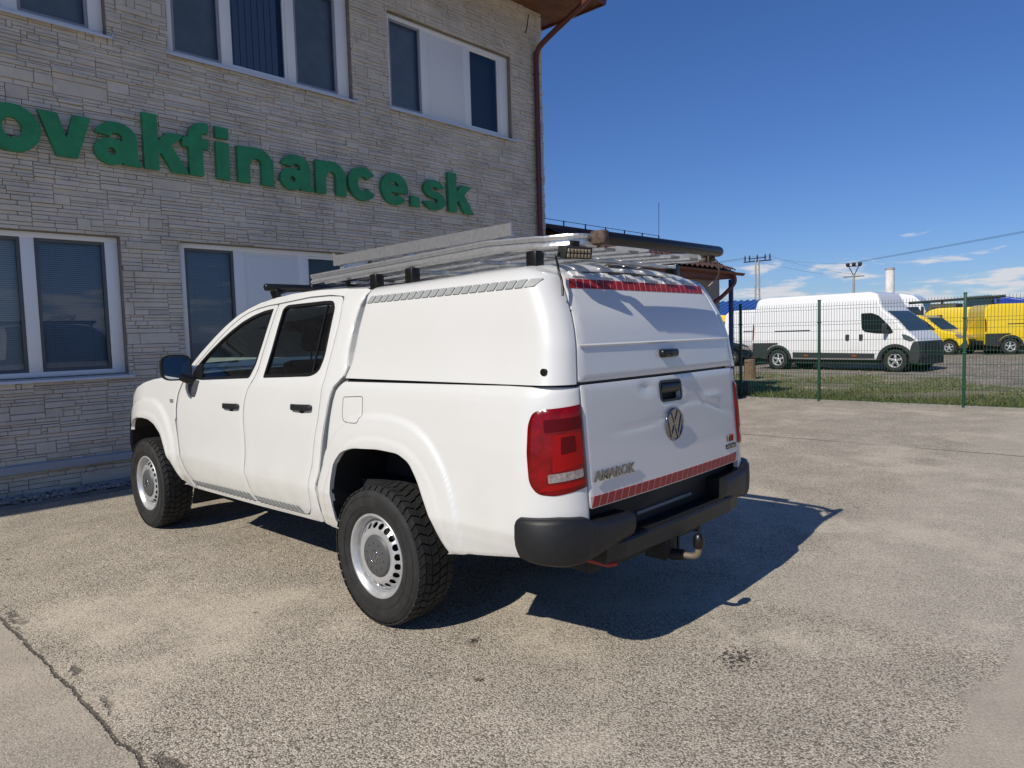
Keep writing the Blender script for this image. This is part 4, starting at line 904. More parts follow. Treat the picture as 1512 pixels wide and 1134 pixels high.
# chimney
ch = thing('chimney', 'tall pale round chimney rising behind the white van', 'chimney', (80, 19.2, 0)); mb = MB()
mb.tube([(0, 0, 0), (0, 0, 7.1)], [.50, .44], 20); mb.build('shaft', mat('pale_render', (.80, .77, .72), .85, var=.25, vscale=1.5), ch, local=True)
mb = MB(); mb.tube([(0, 0, 7.08), (0, 0, 7.3)], .47, 20); mb.build('rim', mat('grey_cap', (.35, .34, .33), .8), ch, local=True)
# power poles and lines
CONC = mat('pole_concrete', (.36, .33, .28), .9, var=.3, vscale=3)
p1 = thing('utility_pole', 'twin concrete power pole with rungs and a wide insulator crossarm', 'power pole', (70, 29.3, 0), R(0), 'power poles beyond the lot')
for q in (-.26, .26):
    mb = MB(); mb.tube([(0, q, 0), (0, q*.7, 8.4)], [.11, .08], 8); mb.build('shaft', CONC, p1, local=True)
for i in range(14): mb = MB(); mb.box(-.05, .05, -.24, .24, 1.2+i*.52, 1.26+i*.52); mb.build('rung', CONC, p1, local=True)
mb = MB(); mb.box(-.06, .06, -1.5, 1.5, 8.30, 8.42); mb.box(-.05, .05, -.9, .9, 8.62, 8.70); mb.build('crossarm', DARK, p1, local=True)
for y in (-1.35, -.85, 0, .85, 1.35): mb = MB(); mb.tube([(0, y, 8.4), (0, y, 8.75), (0, y, 9.05)], [.05, .10, .04], 8); mb.build('insulator', mat('insulator_brown', (.05, .03, .025), .3), p1, local=True)
p2 = thing('utility_pole', 'slim grey power pole with a forked head and three dark insulators', 'power pole', (70, 19.7, 0), 0, 'power poles beyond the lot')
mb = MB(); mb.tube([(0, 0, 0), (0, 0, 6.2)], [.13, .10], 8); mb.build('shaft', CONC, p2, local=True)
mb = MB(); mb.tube([(0, 0, 6.1), (0, .45, 7.0)], .04, 6); mb.tube([(0, 0, 6.1), (0, -.45, 7.0)], .04, 6); mb.box(-.04, .04, -.65, .65, 6.98, 7.06); mb.box(-.04, .04, -.95, .95, 6.0, 6.07); mb.build('crossarm', DARK, p2, local=True)
for y in (-.55, 0, .55): mb = MB(); mb.bbox(-.16, .16, y-.15, y+.15, 7.06, 7.36, .05); mb.build('insulator', DARK, p2, local=True)
lines = thing('power_lines', 'thin power lines running between the poles and off to the right', 'power line', (70, 19.7, 7.3))
def sag(a, b, s): a, b = Vector(a), Vector(b); return [a.lerp(b, i/16)-Vector((0, 0, s*4*(i/16)*(1-i/16))) for i in range(17)]
for y in (-.5, 0, .5):
    mb = MB(); mb.tube(sag((70, 19.7+y, 7.36), (4, -58+y, 9.6), .5), .009, 4, caps=False); mb.build('wire', DARK, lines)
for y, z in ((-1.3, 8.8), (0, 8.9), (1.3, 8.8)):
    mb = MB(); mb.tube(sag((70, 29.3+y, z), (70, 19.7+y*.5, 6.1 if y else 7.3), .25), .011, 4, caps=False); mb.build('wire', DARK, lines)
    mb = MB(); mb.tube(sag((70, 29.3+y, z), (74, 60+y, z+.3), .4), .011, 4, caps=False); mb.build('wire', DARK, lines)
# ================================================================ PICKUP TRUCK
truck = thing('pickup_truck', 'large white double-cab pickup with white canopy and galvanised roof rack in the foreground', 'pickup truck', (0, 1.0, 0))
ZT = [.25, .42, .50, .58, .645, .70, .80, .92, 1.0, 1.12, 1.20, 1.235, 1.28, 1.40, 1.60, 1.70, 1.80]
WT = [.82, .862, .895, .915, .926, .921, .914, .908, .902, .888, .876, .868, .848, .80, .715, .67, .608]
def flare(y, z, yc, A, B):
    r = ((abs(y-yc)/A)**2.6+(max(z-.30, 0)/B)**2.6)**(1/2.6)
    return .015*smooth01((1.0-r)/.022)+.005*smooth01((1.0-r)/.12)+.006*smooth01((.86-r)/.025)
def HW(y, z):
    w = interp(z, ZT, WT)
    if z < 1.2:
        if y < 1.0: w += flare(y, z, -.03, .62, .805)
        elif y > 2.3: w += flare(y, z, 3.095, .57, .76)
    return w
Y0R, LR_, Y0F, LF_ = -.95, .34, 3.2, 1.0
def yrear(z): return interp(z, [.40, .70, .75, 1.28, 1.445, 1.52, 1.58, 1.66, 1.735, 1.765, 1.79], [-1.20, -1.215, -1.213, -1.172, -1.152, -1.132, -1.110, -1.070, -1.028, -1.003, -.955])
def S(s, z):
    w = HW(s, z)
    if s < Y0R:
        a = min(1.15, (Y0R-s)/LR_)*PI/2; b = Y0R-yrear(min(z, 1.28)); return Vector((-(.705+(w-.705)*math.cos(a)), Y0R-b*math.sin(a), z))
    if s > Y0F:
        a = min(1.1, (s-Y0F)/LF_)*PI/2; return Vector((-(.45+(w-.45)*math.cos(a)), Y0F+.79*math.sin(a), z))
    return Vector((-w, s, z))
SREAR = Y0R-LR_
def both(name, outline, m, parent=truck, fn=S, **k):
    a = patch(name, outline, fn, m, parent, flip=True, **k)
    p2 = k.pop('parent2', None)
    b = patch(name, outline, fn, m, parent, flip=True, mirror=True, **k); return a, b

BLINE = [(1.372, .447), (1.395, .475), (1.42, .512), (1.432, .60), (1.452, .655), (1.437, .735), (1.44, .84), (1.460, .95), (1.470, 1.03), (1.466, 1.10), (1.44, 1.177), (1.385, 1.243), (1.362, 1.317), (1.370, 1.45), (1.378, 1.60), (1.388, 1.746)]
DTOP = [(1.532, 1.739), (1.664, 1.724), (1.773, 1.699), (1.870, 1.664), (1.960, 1.616), (2.051, 1.555), (2.17, 1.465), (2.335, 1.325)]
DFRONT = [(2.40, 1.245), (2.46, 1.19), (2.51, 1.12), (2.532, 1.03), (2.528, .92), (2.507, .80), (2.465, .67), (2.437, .594), (2.40, .51), (2.344, .437)]
RREAR = [(.634, 1.757), (.586, 1.617), (.562, 1.43), (.552, 1.268), (.558, 1.126), (.572, 1.03), (.598, .93), (.627, .763), (.660, .684), (.668, .59), (.690, .50), (.745, .458), (.802, .452)]
fdoor = fillet(BLINE+DTOP+DFRONT+[(1.824, .442)], .03, 3)
rdoor = fillet(BLINE[::-1]+[(.802, .450)]+RREAR[::-1][1:]+[(.80, 1.768), (1.023, 1.769)], [0]*len(BLINE)+[.03]*12+[.045]+[.03]*2, 4)
WINF = [(2.335, 1.238), (2.13, 1.234), (1.445, 1.262), (1.412, 1.35), (1.416, 1.48), (1.430, 1.714), (1.545, 1.704), (1.687, 1.675), (1.81, 1.636), (1.925, 1.582), (2.027, 1.524), (2.15, 1.440), (2.276, 1.340)]
WINR = [(1.262, 1.268), (.709, 1.288), (.636, 1.317), (.622, 1.40), (.684, 1.695), (.735, 1.732), (.828, 1.735), (1.26, 1.730), (1.298, 1.715), (1.262, 1.42)]
winf = fillet(WINF, [.03, 0, .02, .02, .02, .015]+[.03]*7, 3); winr = fillet(WINR, [.015, .05, .03, .03, .05, .03, .02, .03, .02, .05], 3)
def make_door(outline, win, left, front):
    mir = not left
    kw = dict(fn=S, flip=True, mirror=mir)
    d = patch('front_door' if front else 'rear_door', inset(outline, .0032), m=WHITE, parent=truck, res=.032, holes=[win], thick=.035, back=DARK, **kw)
    ring = inset(win, .017)
    patch('window_seal', inset(win, -.003), m=SEAL, parent=d, res=.03, holes=[ring], thick=.018, off=.0015, **kw)
    patch('window_pane', inset(win, .010), m=GLASS if front else GLASSD, parent=d, res=.06, thick=.0, off=-.008, **kw)
    if front:
        patch('mirror_sail', fillet([(2.328, 1.243), (2.13, 1.24), (2.17, 1.30), (2.235, 1.372), (2.272, 1.338)], .02, 3), m=SEAL, parent=d, res=.05, thick=.012, off=.004, **kw)
    else:
        patch('window_divider', [(.775, 1.728), (.790, 1.728), (.706, 1.29), (.690, 1.29)], m=SEAL, parent=d, res=.05, thick=.01, off=.0, **kw)
    # recessed pull with its scoop, and the handle bar bridging it
    hy, hz = (1.632, 1.070) if front else (.742, 1.106)
    sc = [(hy+.062*math.cos(t), hz+.006+.050*math.sin(t)*(1 if math.sin(t) > 0 else .9)) for t in [2*PI*i/24 for i in range(24)]]
    fnS = lambda u, v: S(u, v)+Vector((.012*max(0, 1-((u-hy)/.062)**2-((v-hz-.006)/.05)**2), 0, 0))
    patch('handle_recess', sc, fnS, WHITE, d, res=.012, thick=.004, off=.0012, flip=True, mirror=mir, roll=.001)
    lo = [(hy+.050*math.cos(t), hz-.002+.036*math.sin(t)) for t in [PI+PI*i/12 for i in range(13)]]
    patch('handle_grip', lo, S, BLACK, d, res=.02, thick=.004, off=.003, flip=True, mirror=mir)
    fnH = lambda u, v: S(u, v)+Vector((-.012-.016*max(0, 1-((u-hy)/.12)**2)**.5*max(0, 1-((v-hz)/.03)**2)**.5, 0, 0))
    patch('door_handle', fillet([(hy-.114, hz-.016), (hy+.110, hz-.024), (hy+.114, hz+.016), (hy-.114, hz+.022)], .016, 4), fnH, BLACK, d, res=.012, thick=.012, flip=True, mirror=mir)
    return d
doors = {}
for left in (True, False):
    doors['f', left] = make_door(fdoor, winf, left, True); doors['r', left] = make_door(rdoor, winr, left, False)
# reflective strips along the sills
def strip_row(parent, s0, s1, zlo, zhi, n, slant, m, fn, flip, mirror, off=.003, gap=.13):
    for i in range(n):
        a = s0+(s1-s0)*i/n; b = s0+(s1-s0)*(i+1-gap)/n; t0, t1 = (i)/n, (i+1-gap)/n
        za, zb = zlo(t0), zhi(t0); zc, zd = zlo(t1), zhi(t1)
        patch('reflective_tape', [(a, za), (b, zc), (b+slant, zd), (a+slant, zb)], fn, m, parent, res=.1, thick=.0015, off=off, flip=flip, mirror=mirror, roll=0)
for left in (True, False):
    strip_row(doors['f', left], 2.33, 1.395, lambda t: .440+.009*t, lambda t: .476+.022*t, 16, .034, GREYD, S, True, not left, gap=.40)
    strip_row(doors['r', left], 1.352, .77, lambda t: .452+.010*t, lambda t: .492+.010*t, 11, .034, GREYD, S, True, not left, gap=.40)

# cab side frame (pillars, sill, roof rail) round the door openings
ROOFL = [(2.40, 1.335), (2.30, 1.432), (2.168, 1.537), (2.046, 1.620), (1.93, 1.682), (1.803, 1.731), (1.671, 1.766), (1.489, 1.792), (1.267, 1.806), (.93, 1.810), (.66, 1.802), (.42, 1.790)]
CABR = [(.385, 1.775), (.425, 1.745), (.437, 1.683), (.434, 1.608), (.425, 1.527), (.404, 1.425), (.370, 1.345), (.380, 1.294), (.415, 1.266), (.456, 1.223), (.482, 1.159), (.506, 1.049), (.535, .918), (.566, .73), (.600, .66), (.592, .60), (.598, .46), (.612, .428)]
frame = ROOFL+CABR+[(1.374, .413), (2.35, .404), (2.352, .431), (1.824, .436), (1.37, .441)]+[(.82, .444), (.745, .450)]+RREAR[::-1][2:]+[(.80, 1.775), (1.023, 1.776), (1.388, 1.752)]+[(y, z+.006) for y, z in DTOP]
frame = fillet(frame, .015, 2)
def SC(s, z):                                       # cab skin curls inwards at its rear edge
    p = S(s, z); e = interp(z, [c[1] for c in CABR[::-1]], [c[0] for c in CABR[::-1]])
    d = s-e
    if d < .02: p.x += .006*((.02-d)/.02)**2
    return p
both('cab_side_frame', frame, WHITE, fn=SC, res=.028, thick=.05, back=DARK)
for sx in (1, -1):
    mb = MB(); q = [SC(a, b) for a, b in CABR]
    rows = [[Vector((sx*(p.x+.003), p.y, p.z)) for p in q], [Vector((sx*(p.x+.007), p.y-.003, p.z)) for p in q], [Vector((sx*(p.x+.12), p.y-.016, p.z)) for p in q]]
    n = len(q); mb.add([v for r_ in rows for v in r_], [(i*n+j, i*n+j+1, (i+1)*n+j+1, (i+1)*n+j) for i in range(2) for j in range(n-1)], False); mb.build('pillar_return', WHITE, truck)
# inner door-opening liner behind the panel gaps
both('door_opening_liner', fillet([(2.45, .45), (.60, .45), (.50, 1.25), (1.3, 1.25), (2.42, 1.23)], .03, 2), DARK, fn=lambda s, z: S(s, z)+Vector((.055, 0, 0)), res=.08, thick=.0)
# rear wall of the cab, seen in the slot before the bed
edge = [(S(a+.005, b).x+.03, b) for a, b in CABR]
wall = [(x, z) for x, z in edge]+[(-x, z) for x, z in edge[::-1]]
def cabwall(x, z):
    e = interp(z, [c[1] for c in CABR[::-1]], [c[0] for c in CABR[::-1]]); return Vector((x, e+.0+.05*(1-min(1, (1-abs(x)/.95)/.08)) if False else e+.012, z))
patch('cab_rear_wall', wall, cabwall, WHITE, truck, res=.08, thick=.02, back=DARK)

# bed side: wheel opening, rounded front edge, wrap to the tail
def arch(yc, pts): return pts
ARCHR = [(.385, .424), (.404, .467), (.398, .571), (.400, .699), (.370, .82), (.302, .885), (.194, .916), (-.025, .930), (-.199, .925), (-.289, .888), (-.350, .81), (-.403, .715), (-.465, .615), (-.505, .53), (-.552, .472)]
BEDF = [(.330, 1.284), (.387, 1.253), (.427, 1.217), (.448, 1.16), (.467, 1.07), (.487, .922), (.512, .79), (.560, .68), (.560, .60), (.578, .45), (.58, .424)]
bed = fillet([(SREAR, 1.268), (-1.13, 1.274), (-.9, 1.278)], .0)+fillet(BEDF, .02, 2)+fillet(ARCHR, .03, 3)+[(-.804, .515), (-1.0, .548), (-1.03, .56), (-1.16, .58), (SREAR, .60)]
def SB(s, z):
    p = S(s, z); e = interp(z, [c[1] for c in BEDF[::-1]], [c[0] for c in BEDF[::-1]]); d = e-s
    if d < .04: p.x += .018*((.04-d)/.04)**2
    return p
both('bed_side', bed, WHITE, fn=SB, res=.0115, thick=.03)
# wheel-arch liners
for (pts, yc) in ((ARCHR, 0.0),):
    pass
def liner(name, pts, depth=.34):
    for sx in (1, -1):
        mb = MB(); n = len(pts); q = [S(a, b)+Vector((.012, 0, 0)) for a, b in pts]
        vs = [(sx*p.x, p.y, p.z) for p in q]+[(-sx*(.90-depth), p.y, p.z) for p in q]
        mb.add(vs, [(i, i+1, n+i+1, n+i) for i in range(n-1)]+[tuple(range(n, 2*n))], False)
        mb.build(name, DARK, truck)
ARCHF = [(3.585, .50), (3.545, .66), (3.48, .785), (3.395, .862), (3.27, .896), (3.153, .902), (3.03, .896), (2.915, .868), (2.787, .798), (2.705, .692), (2.604, .562), (2.506, .405)]
liner('wheel_arch_liner', ARCHR); liner('wheel_arch_liner', ARCHF)
# front wing
fender = fillet([(2.545, .92), (2.548, 1.03), (2.524, 1.125), (2.472, 1.197), (2.415, 1.25), (2.70, 1.242), (3.0, 1.218), (3.2, 1.186), (3.36, 1.135), (3.50, 1.05), (3.56, .93), (3.52, .86)], .02, 3)+fillet(ARCHF[2:], .03, 3)+[(2.362, .404), (2.362, .43), (2.415, .508), (2.452, .594), (2.48, .67), (2.522, .80)]
both('front_wing', fender, WHITE, res=.017, thick=.03)
fb = fillet([(3.505, .855), (3.56, .93), (3.70, .86), (4.2, .84), (4.2, .38), (3.62, .40), (3.60, .50), (3.56, .66)], .02, 3)
both('front_bumper', fb, BLACK, res=.05, thick=.03, off=.012)
both('headlight', fillet([(3.575, .95), (3.52, 1.045), (3.65, 1.09), (4.05, 1.05), (4.2, .99), (4.2, .86), (3.75, .88)], .03, 3), CLEARL, res=.05, thick=.02, off=.003)
patch('grille', [(-.46, .86), (.46, .86), (.46, 1.02), (-.46, 1.02)], lambda x, z: Vector((x, 3.992, z)), BLACK, truck, res=.1, flip=True)
patch('front_bumper', [(-.46, .38), (.46, .38), (.46, .85), (-.46, .85)], lambda x, z: Vector((x, 4.003, z)), BLACK, truck, res=.1, flip=True)
g = MB()
for i in range(3): g.bbox(-.45, .45, 3.992, 4.006, .885+i*.045, .90+i*.045, .004)
g.build('grille_bar', CHROME, truck)
# side repeater
both('side_repeater', fillet([(2.590, 1.046), (2.652, 1.045), (2.660, 1.072), (2.592, 1.075)], .01, 3), CLEARL, res=.03, thick=.006, off=.006)
# bonnet
HE = [(2.415, 1.247), (2.70, 1.239), (3.0, 1.215), (3.2, 1.183), (3.36, 1.132), (3.50, 1.07), (3.75, 1.06), (4.0, 1.05)]
hy_ = [h[0] for h in HE]; hz_ = [h[1] for h in HE]
def hood(u, t):
    e = S(t, interp(t, hy_, hz_)); x = u*(-e.x-.004); c = 1-u*u
    yy = e.y+(3.99-e.y)*smooth01((t-3.2)/.8)*(1-abs(u)**3) if t > 3.2 else e.y
    return Vector((x, yy, e.z+.035*c**.5*(1-smooth01((t-3.3)/.8)*.6)))
mb = MB(); mb.grid(hood, [-1+2*i/24 for i in range(25)], [2.40+1.6*i/30 for i in range(31)]); mb.build('bonnet', WHITE, truck)
# roof skin and windscreen share one loft from rail to rail
ry = [p[0] for p in ROOFL[::-1]]; rz = [p[1] for p in ROOFL[::-1]]
def roof(u, t):
    z = interp(t, ry, rz); w = HW(1.5, z)-.006; c = (1-abs(u)**2.4)
    return Vector((u*w, t+.16*smooth01((t-1.55)/.5)*(1-u*u), z+.055*c*(1-.75*smooth01((t-1.6)/.5))))
us = [-1+2*i/28 for i in range(29)]
mb = MB(); mb.grid(roof, us, [.39+1.20*i/24 for i in range(25)]); mb.grid(lambda u, t: roof(u, t)+Vector((0, 0, -.04)), us, [.39+1.2*i/6 for i in range(7)], 1)
mb.build('cab_roof', [WHITE, DARK], truck)
mb = MB(); mb.grid(roof, us, [1.595+.80*i/16 for i in range(17)]); mb.build('windscreen', GLASS, truck)
for sx in (-1, 1):
    mb = MB(); mb.grid(lambda u, t: roof(sx*(.90+.1*u), t)+Vector((0, 0, .002)), [i/3 for i in range(4)], [1.59+.81*i/16 for i in range(17)])
    mb.build('windscreen_pillar', WHITE, truck)
# cowl and floor pan, chassis: what keeps daylight out below
mb = MB(); mb.box(-.74, .74, -1.12, .38, .60, .70); mb.box(-.72, .72, .5, 2.5, .40, .46); mb.box(-.55, .55, 2.5, 3.9, .42, .9); mb.box(-.86, .86, 2.38, 2.52, .45, 1.22)
mb.build('floor_pan', DARK, truck)
mb = MB()
for sx in (-1, 1): mb.bbox(sx*.50-.05, sx*.50+.05, -1.1, 3.7, .40, .54, .01)
mb.bbox(-.5, .5, -.93, -.85, .42, .5, .01); mb.bbox(-.5, .5, .9, 1.0, .42, .5, .01)
mb.tube([(-.74, 0, .367), (.74, 0, .367)], .06, 12); mb.tube([(-.10, 0, .367), (.12, 0, .367)], .15, 12)
mb.tube([(-.6, 3.095, .33), (.6, 3.095, .33)], .05, 10)
mb.tube([(.3, 2.2, .36), (.3, -.2, .36), (.32, -.7, .42), (.42, -1.12, .42)], .04, 8); mb.bbox(-.45, -.05, .5, 1.3, .30, .44, .04)
for sx in (-1, 1): mb.bbox(sx*.55-.03, sx*.55+.03, -.65, .62, .40, .44, .01)
mb.build('chassis', DARK, truck)
both('mud_flap', fillet([(2.43, .27), (2.445, .50), (2.50, .50), (2.50, .27)], .01, 2), BLACK, fn=lambda s, z: Vector((-.86+(s-2.43)*3.3, 2.46-.02*(z-.3), z)), res=.1, thick=.012)
# canopy shell: cross-section from bed rail over the roof, closing onto the rear door frame
CZ = [(.850, 1.283), (.831, 1.36), (.812, 1.46), (.796, 1.56), (.778, 1.65), (.762, 1.705), (.738, 1.742), (.700, 1.770), (.645, 1.787), (.55, 1.798), (.40, 1.809), (.20, 1.817), (0, 1.820)]
csec = [(-x, z) for x, z in catmull(CZ, 4)]; csec = csec+[(-x, z) for x, z in csec[-2::-1]]
CFR_z = [1.283, 1.357, 1.463, 1.537, 1.619, 1.697, 1.765, 1.84]; CFR_y = [.362, .325, .304, .290, .270, .252, .275, .32]
def dsec(x, z):                                     # where the section ends at the rear door frame
    zz = min(z, 1.80); k = smooth01((z-1.66)/.14)
    hw = interp(zz, [1.28, 1.445, 1.60, 1.735, 1.80], [.724, .700, .668, .634, .57])
    return hw
def canopy(i, t):
    """i along the section, t 0..1 front to the start of the corner, 1..2 round the corner"""
    i0 = min(int(i), len(csec)-2); x = csec[i0][0]+(csec[i0+1][0]-csec[i0][0])*(i-i0); z = csec[i0][1]+(csec[i0+1][1]-csec[i0][1])*(i-i0); B = .125
    yf = interp(z, CFR_z, CFR_y)
    zc = min(z, 1.785); y1 = yrear(zc)+B
    if abs(x) < .70 and z > 1.77: y1 = max(y1, -.80) if False else y1
    zro = z+.012*smooth01((.3-0)/1) * 0
    if t <= 1: 
        y = yf+(y1-yf)*t; e = yf-y
        xi = 0.0
        if e < .03: xi = .016*((.03-e)/.03)**2*(1 if abs(x) > .6 else 0)
        return Vector((x+(xi if x < 0 else -xi), y, z-(.012*((.03-e)/.03)**2 if (e < .03 and abs(x) <= .6) else 0)+.022*smooth01((.3-y)/1.2)*(1 if z > 1.70 else max(0, (z-1.28)/.42))))
    a = (t-1)*PI/2; hw = dsec(x, z); kx = 1-math.cos(a)
    xx = x+((-hw if x < 0 else hw)-x)*kx if abs(x) > hw else x
    dz = .022*smooth01((.3-y1)/1.2)*(1 if z > 1.70 else max(0, (z-1.28)/.42))
    return Vector((xx, y1-B*math.sin(a), z+dz*(1-kx)-(.024*kx if z > 1.76 else 0)))
nc = len(csec); ts = [0, .008, .016, .025]+[.025+.975*i/22 for i in range(1, 23)]+[1+i/9 for i in range(1, 10)]
mb = MB(); mb.grid(lambda i, t: canopy(i, t), range(nc), ts)
mb.grid(lambda i, t: canopy(i, 2) + Vector((0, .03*t, 0)) + (Vector((-csec[i][0]*.03, 0, -.01))*t), range(nc), [0, 1])
cano = mb.build('canopy_shell', WHITE, truck)
mb = MB(); f0 = [canopy(i, 0) for i in range(nc)]; mb.add(f0, [tuple(range(nc))], False); mb.build('canopy_front_wall', WHITE, truck)
mb = MB(); q = [canopy(i, 2)+Vector((-csec[i][0]*.02, .035, -.008)) for i in range(nc)]; mb.add(q, [tuple(range(nc))], False); mb.build('canopy_seal', SEAL, truck)
def CS(s, z):                                        # side surface of the canopy, for tape and details
    zi = [c[1] for c in csec[:nc//2+1]]; zz = z
    for _ in range(4):
        i = interp(zz, zi, list(range(len(zi)))); y1 = yrear(min(zz, 1.785))+.125
        t = (interp(zz, CFR_z, CFR_y)-s)/(interp(zz, CFR_z, CFR_y)-y1) if s > y1 else 1+math.asin(min(1, (y1-s)/.125))/(PI/2)
        p = canopy(i, t); zz += z-p.z
    return p
for left in (True, False):
    strip_row(cano, .222, -.99, lambda t: 1.690+.013*t, lambda t: 1.725+.012*t, 21, -.022, GREYR, CS, True, not left, off=.006, gap=.2)
both('side_plug', [(-1.03+.016*math.cos(t), 1.338+.016*math.sin(t)) for t in [2*PI*i/16 for i in range(16)]], SEAL, fn=lambda s, z: canopy_side(s, z), res=.03, thick=.01, off=.004) if False else None
mb = MB(); pc = canopy(3, 1.22)
for sx in (-1, 1):
    mb.add([(sx*(pc.x)+sx*-.006+0*t, pc.y-.0+.016*math.cos(t), 1.338+.016*math.sin(t)) for t in [2*PI*i/16 for i in range(16)]]+[(sx*pc.x+sx*.02, pc.y+.016*math.cos(t), 1.338+.016*math.sin(t)) for t in [2*PI*i/16 for i in range(16)]],
       [tuple(range(16))]+[(i, (i+1) % 16, 16+(i+1) % 16, 16+i) for i in range(16)])
mb.build('side_plug', SEAL, truck)
# dark rubber line between bed rail and canopy
both('bed_rail_seal', [(.34, 1.262), (.34, 1.29), (-1.27, 1.29), (-1.27, 1.25)], SEAL, res=.03, thick=.004, off=-.010)
# rear canopy door
def CD(x, z): return Vector((x, yrear(z)-.016*(1-(x/.73)**2)-.004, z))
cdo = fillet([(-.710, 1.290), (.710, 1.290), (.686, 1.445), (.654, 1.60), (.618, 1.735), (.585, 1.783), (-.585, 1.783), (-.618, 1.735), (-.654, 1.60), (-.686, 1.445)], [.02, .02, .02, .02, .03, .05, .05, .03, .02, .02], 4)
cdoor = patch('canopy_door', cdo, CD, WHITE, truck, res=.024, thick=.03, back=DARK, roll=.006)
mb = MB(); mb.grid(lambda x, k: CD(x, [1.437, 1.4445, 1.451][int(k)])+Vector((0, [0, -.007, 0][int(k)], 0)), [-.683+1.366*i/20 for i in range(21)], [0, 1, 2], smooth=False); mb.build('door_crease', WHITE, cdoor)
# raised ribs at the head of the door
for i in range(6):
    xc = -.50+.20*i; mb = MB()
    prism(mb, [(xc-.05, 1.752), (xc+.05, 1.752), (xc+.042, 1.776), (xc-.042, 1.776)], lambda u, v, h: CD(u, v)+Vector((0, -h*.8, h*.4)), -.004, .010)
    mb.build('door_rib', WHITE, cdoor)
# red tape with pale joints across the door head
patch('tape_backing', [(-.622, 1.695), (.622, 1.695), (.610, 1.742), (-.610, 1.742)], CD, REDG, cdoor, res=.06, thick=.001, off=.001, roll=0)
strip_row(cdoor, -.612, .596, lambda t: 1.697, lambda t: 1.740, 24, .026, REDR, CD, False, False, off=.0025, gap=.12)
# door twist handle
mb = MB(); mb.bbox(-.075, .075, yrear(1.39)-.050, yrear(1.39)-.010, 1.367, 1.407, .014, seg=3); mb.lathe([], 3) if False else None
mb.tube([(0, yrear(1.39)-.056, 1.387), (0, yrear(1.39)-.04, 1.387)], .010, 12, mi=1)
mb.build('canopy_handle', [SEAL, CHROME], cdoor)
mb = MB(); mb.bbox(-.16, .16, -.952, -.915, 1.800, 1.835, .012); mb.build('brake_light', mat('smoked_lens', (.05, .045, .02), .15, coat=1.0), truck)

# tailgate with its dents
def TG(x, z):
    y = yrear(z)-.018*(1-(x/.72)**2)-.004
    d = z-(1.045+.10*math.exp(-((x-.22)/.30)**2)-.03*x)              # wandering crease of the dented skin
    y += .0030*math.exp(-(d/.014)**2)*smooth01((x+.62)/.25)*(1-.5*smooth01((x-.45)/.2))
    y += .007*math.exp(-((x+.22)/.05)**2-((z-1.235)/.022)**2)-.005*math.exp(-((x-.42)/.10)**2-((z-1.14)/.012)**2)
    y += .003*math.exp(-((x-.1)/.35)**2-((z-.98)/.14)**2)
    return Vector((x, y, z))
hol = fillet([(-.092, 1.158), (.096, 1.156), (.094, 1.246), (-.096, 1.248)], .018, 4)
tgo = fillet([(-.700, .748), (.700, .748), (.700, 1.277), (-.700, 1.277)], .014, 3)
tg = patch('tailgate', tgo, TG, WHITE, truck, res=.018, holes=[hol], thick=.03, roll=.004)
mb = MB(); mb.bbox(-.105, .105, -1.165, -1.150, 1.14, 1.26, .004); mb.build('handle_bowl', DARK, tg)
mb = MB(); mb.grid(lambda u, t: Vector((-.086+.174*u, yrear(1.2)-.012-.012*math.sin(PI*t), 1.192+.052*t)), [0, .25, .5, .75, 1], [i/8 for i in range(9)]); mb.build('tailgate_handle', SEAL, tg)
patch('handle_surround', inset(hol, -.008), TG, SEAL, tg, res=.03, holes=[inset(hol, .004)], thick=.006, off=.004)
mb = MB(); emblem(mb, lambda u, v, h: TG(u, 1.035+v)*1.0+Vector((0, -h-.001, 0)) if False else Vector((u, TG(0, 1.035).y-.006-h, 1.035+v)), .083, .006, 0, 1)
mb.build('badge', [CHROMED, SEAL], tg)
Mt = lambda x, z, tilt=0: Matrix.Translation((x, TG(x+.1, z).y-.003, z)) @ Matrix.Rotation(PI/2, 4, 'X')
text_part('model_lettering', 'AMAROK', .062, .003, CHROMED, tg, Matrix.Translation((-.672, TG(-.55, .87).y-.004, .862)) @ Matrix.Rotation(R(-1.6), 4, 'Z') @ Matrix.Rotation(PI/2, 4, 'X'), .0012, .12, 1.12)
text_part('engine_lettering', 'T', .052, .003, CHROME, tg, Matrix.Translation((.555, TG(.6, .88).y-.004, .872)) @ Matrix.Rotation(PI/2, 4, 'X'), .001, .1)
text_part('engine_lettering', 'DI', .052, .003, REDB, tg, Matrix.Translation((.590, TG(.62, .88).y-.004, .872)) @ Matrix.Rotation(PI/2, 4, 'X'), .001, .1, label='red part of the engine lettering')
mb = MB(); mb.box(.548, .668, TG(.6, .845).y-.004, TG(.6, .845).y+.004, .832, .856); mb.build('drive_badge', SEAL, tg)
text_part('drive_lettering', '4MOTION', .022, .001, CHROME, tg, Matrix.Translation((.553, TG(.6, .845).y-.0055, .8365)) @ Matrix.Rotation(PI/2, 4, 'X'), .0004)
patch('tape_backing', [(-.698, .752), (.698, .752), (.698, .801), (-.698, .801)], TG, REDG, tg, res=.06, thick=.001, off=.001, roll=0)
strip_row(tg, -.696, .660, lambda t: .754, lambda t: .799, 26, .022, REDR, TG, False, False, off=.0025, gap=.13)
# dark cavity behind seams of the tail
mb = MB(); mb.box(-.70, .70, -1.13, -1.10, .60, 1.27); mb.box(-.66, .66, -1.10, -1.07, 1.27, 1.60); mb.build('tail_cavity', DARK, truck)
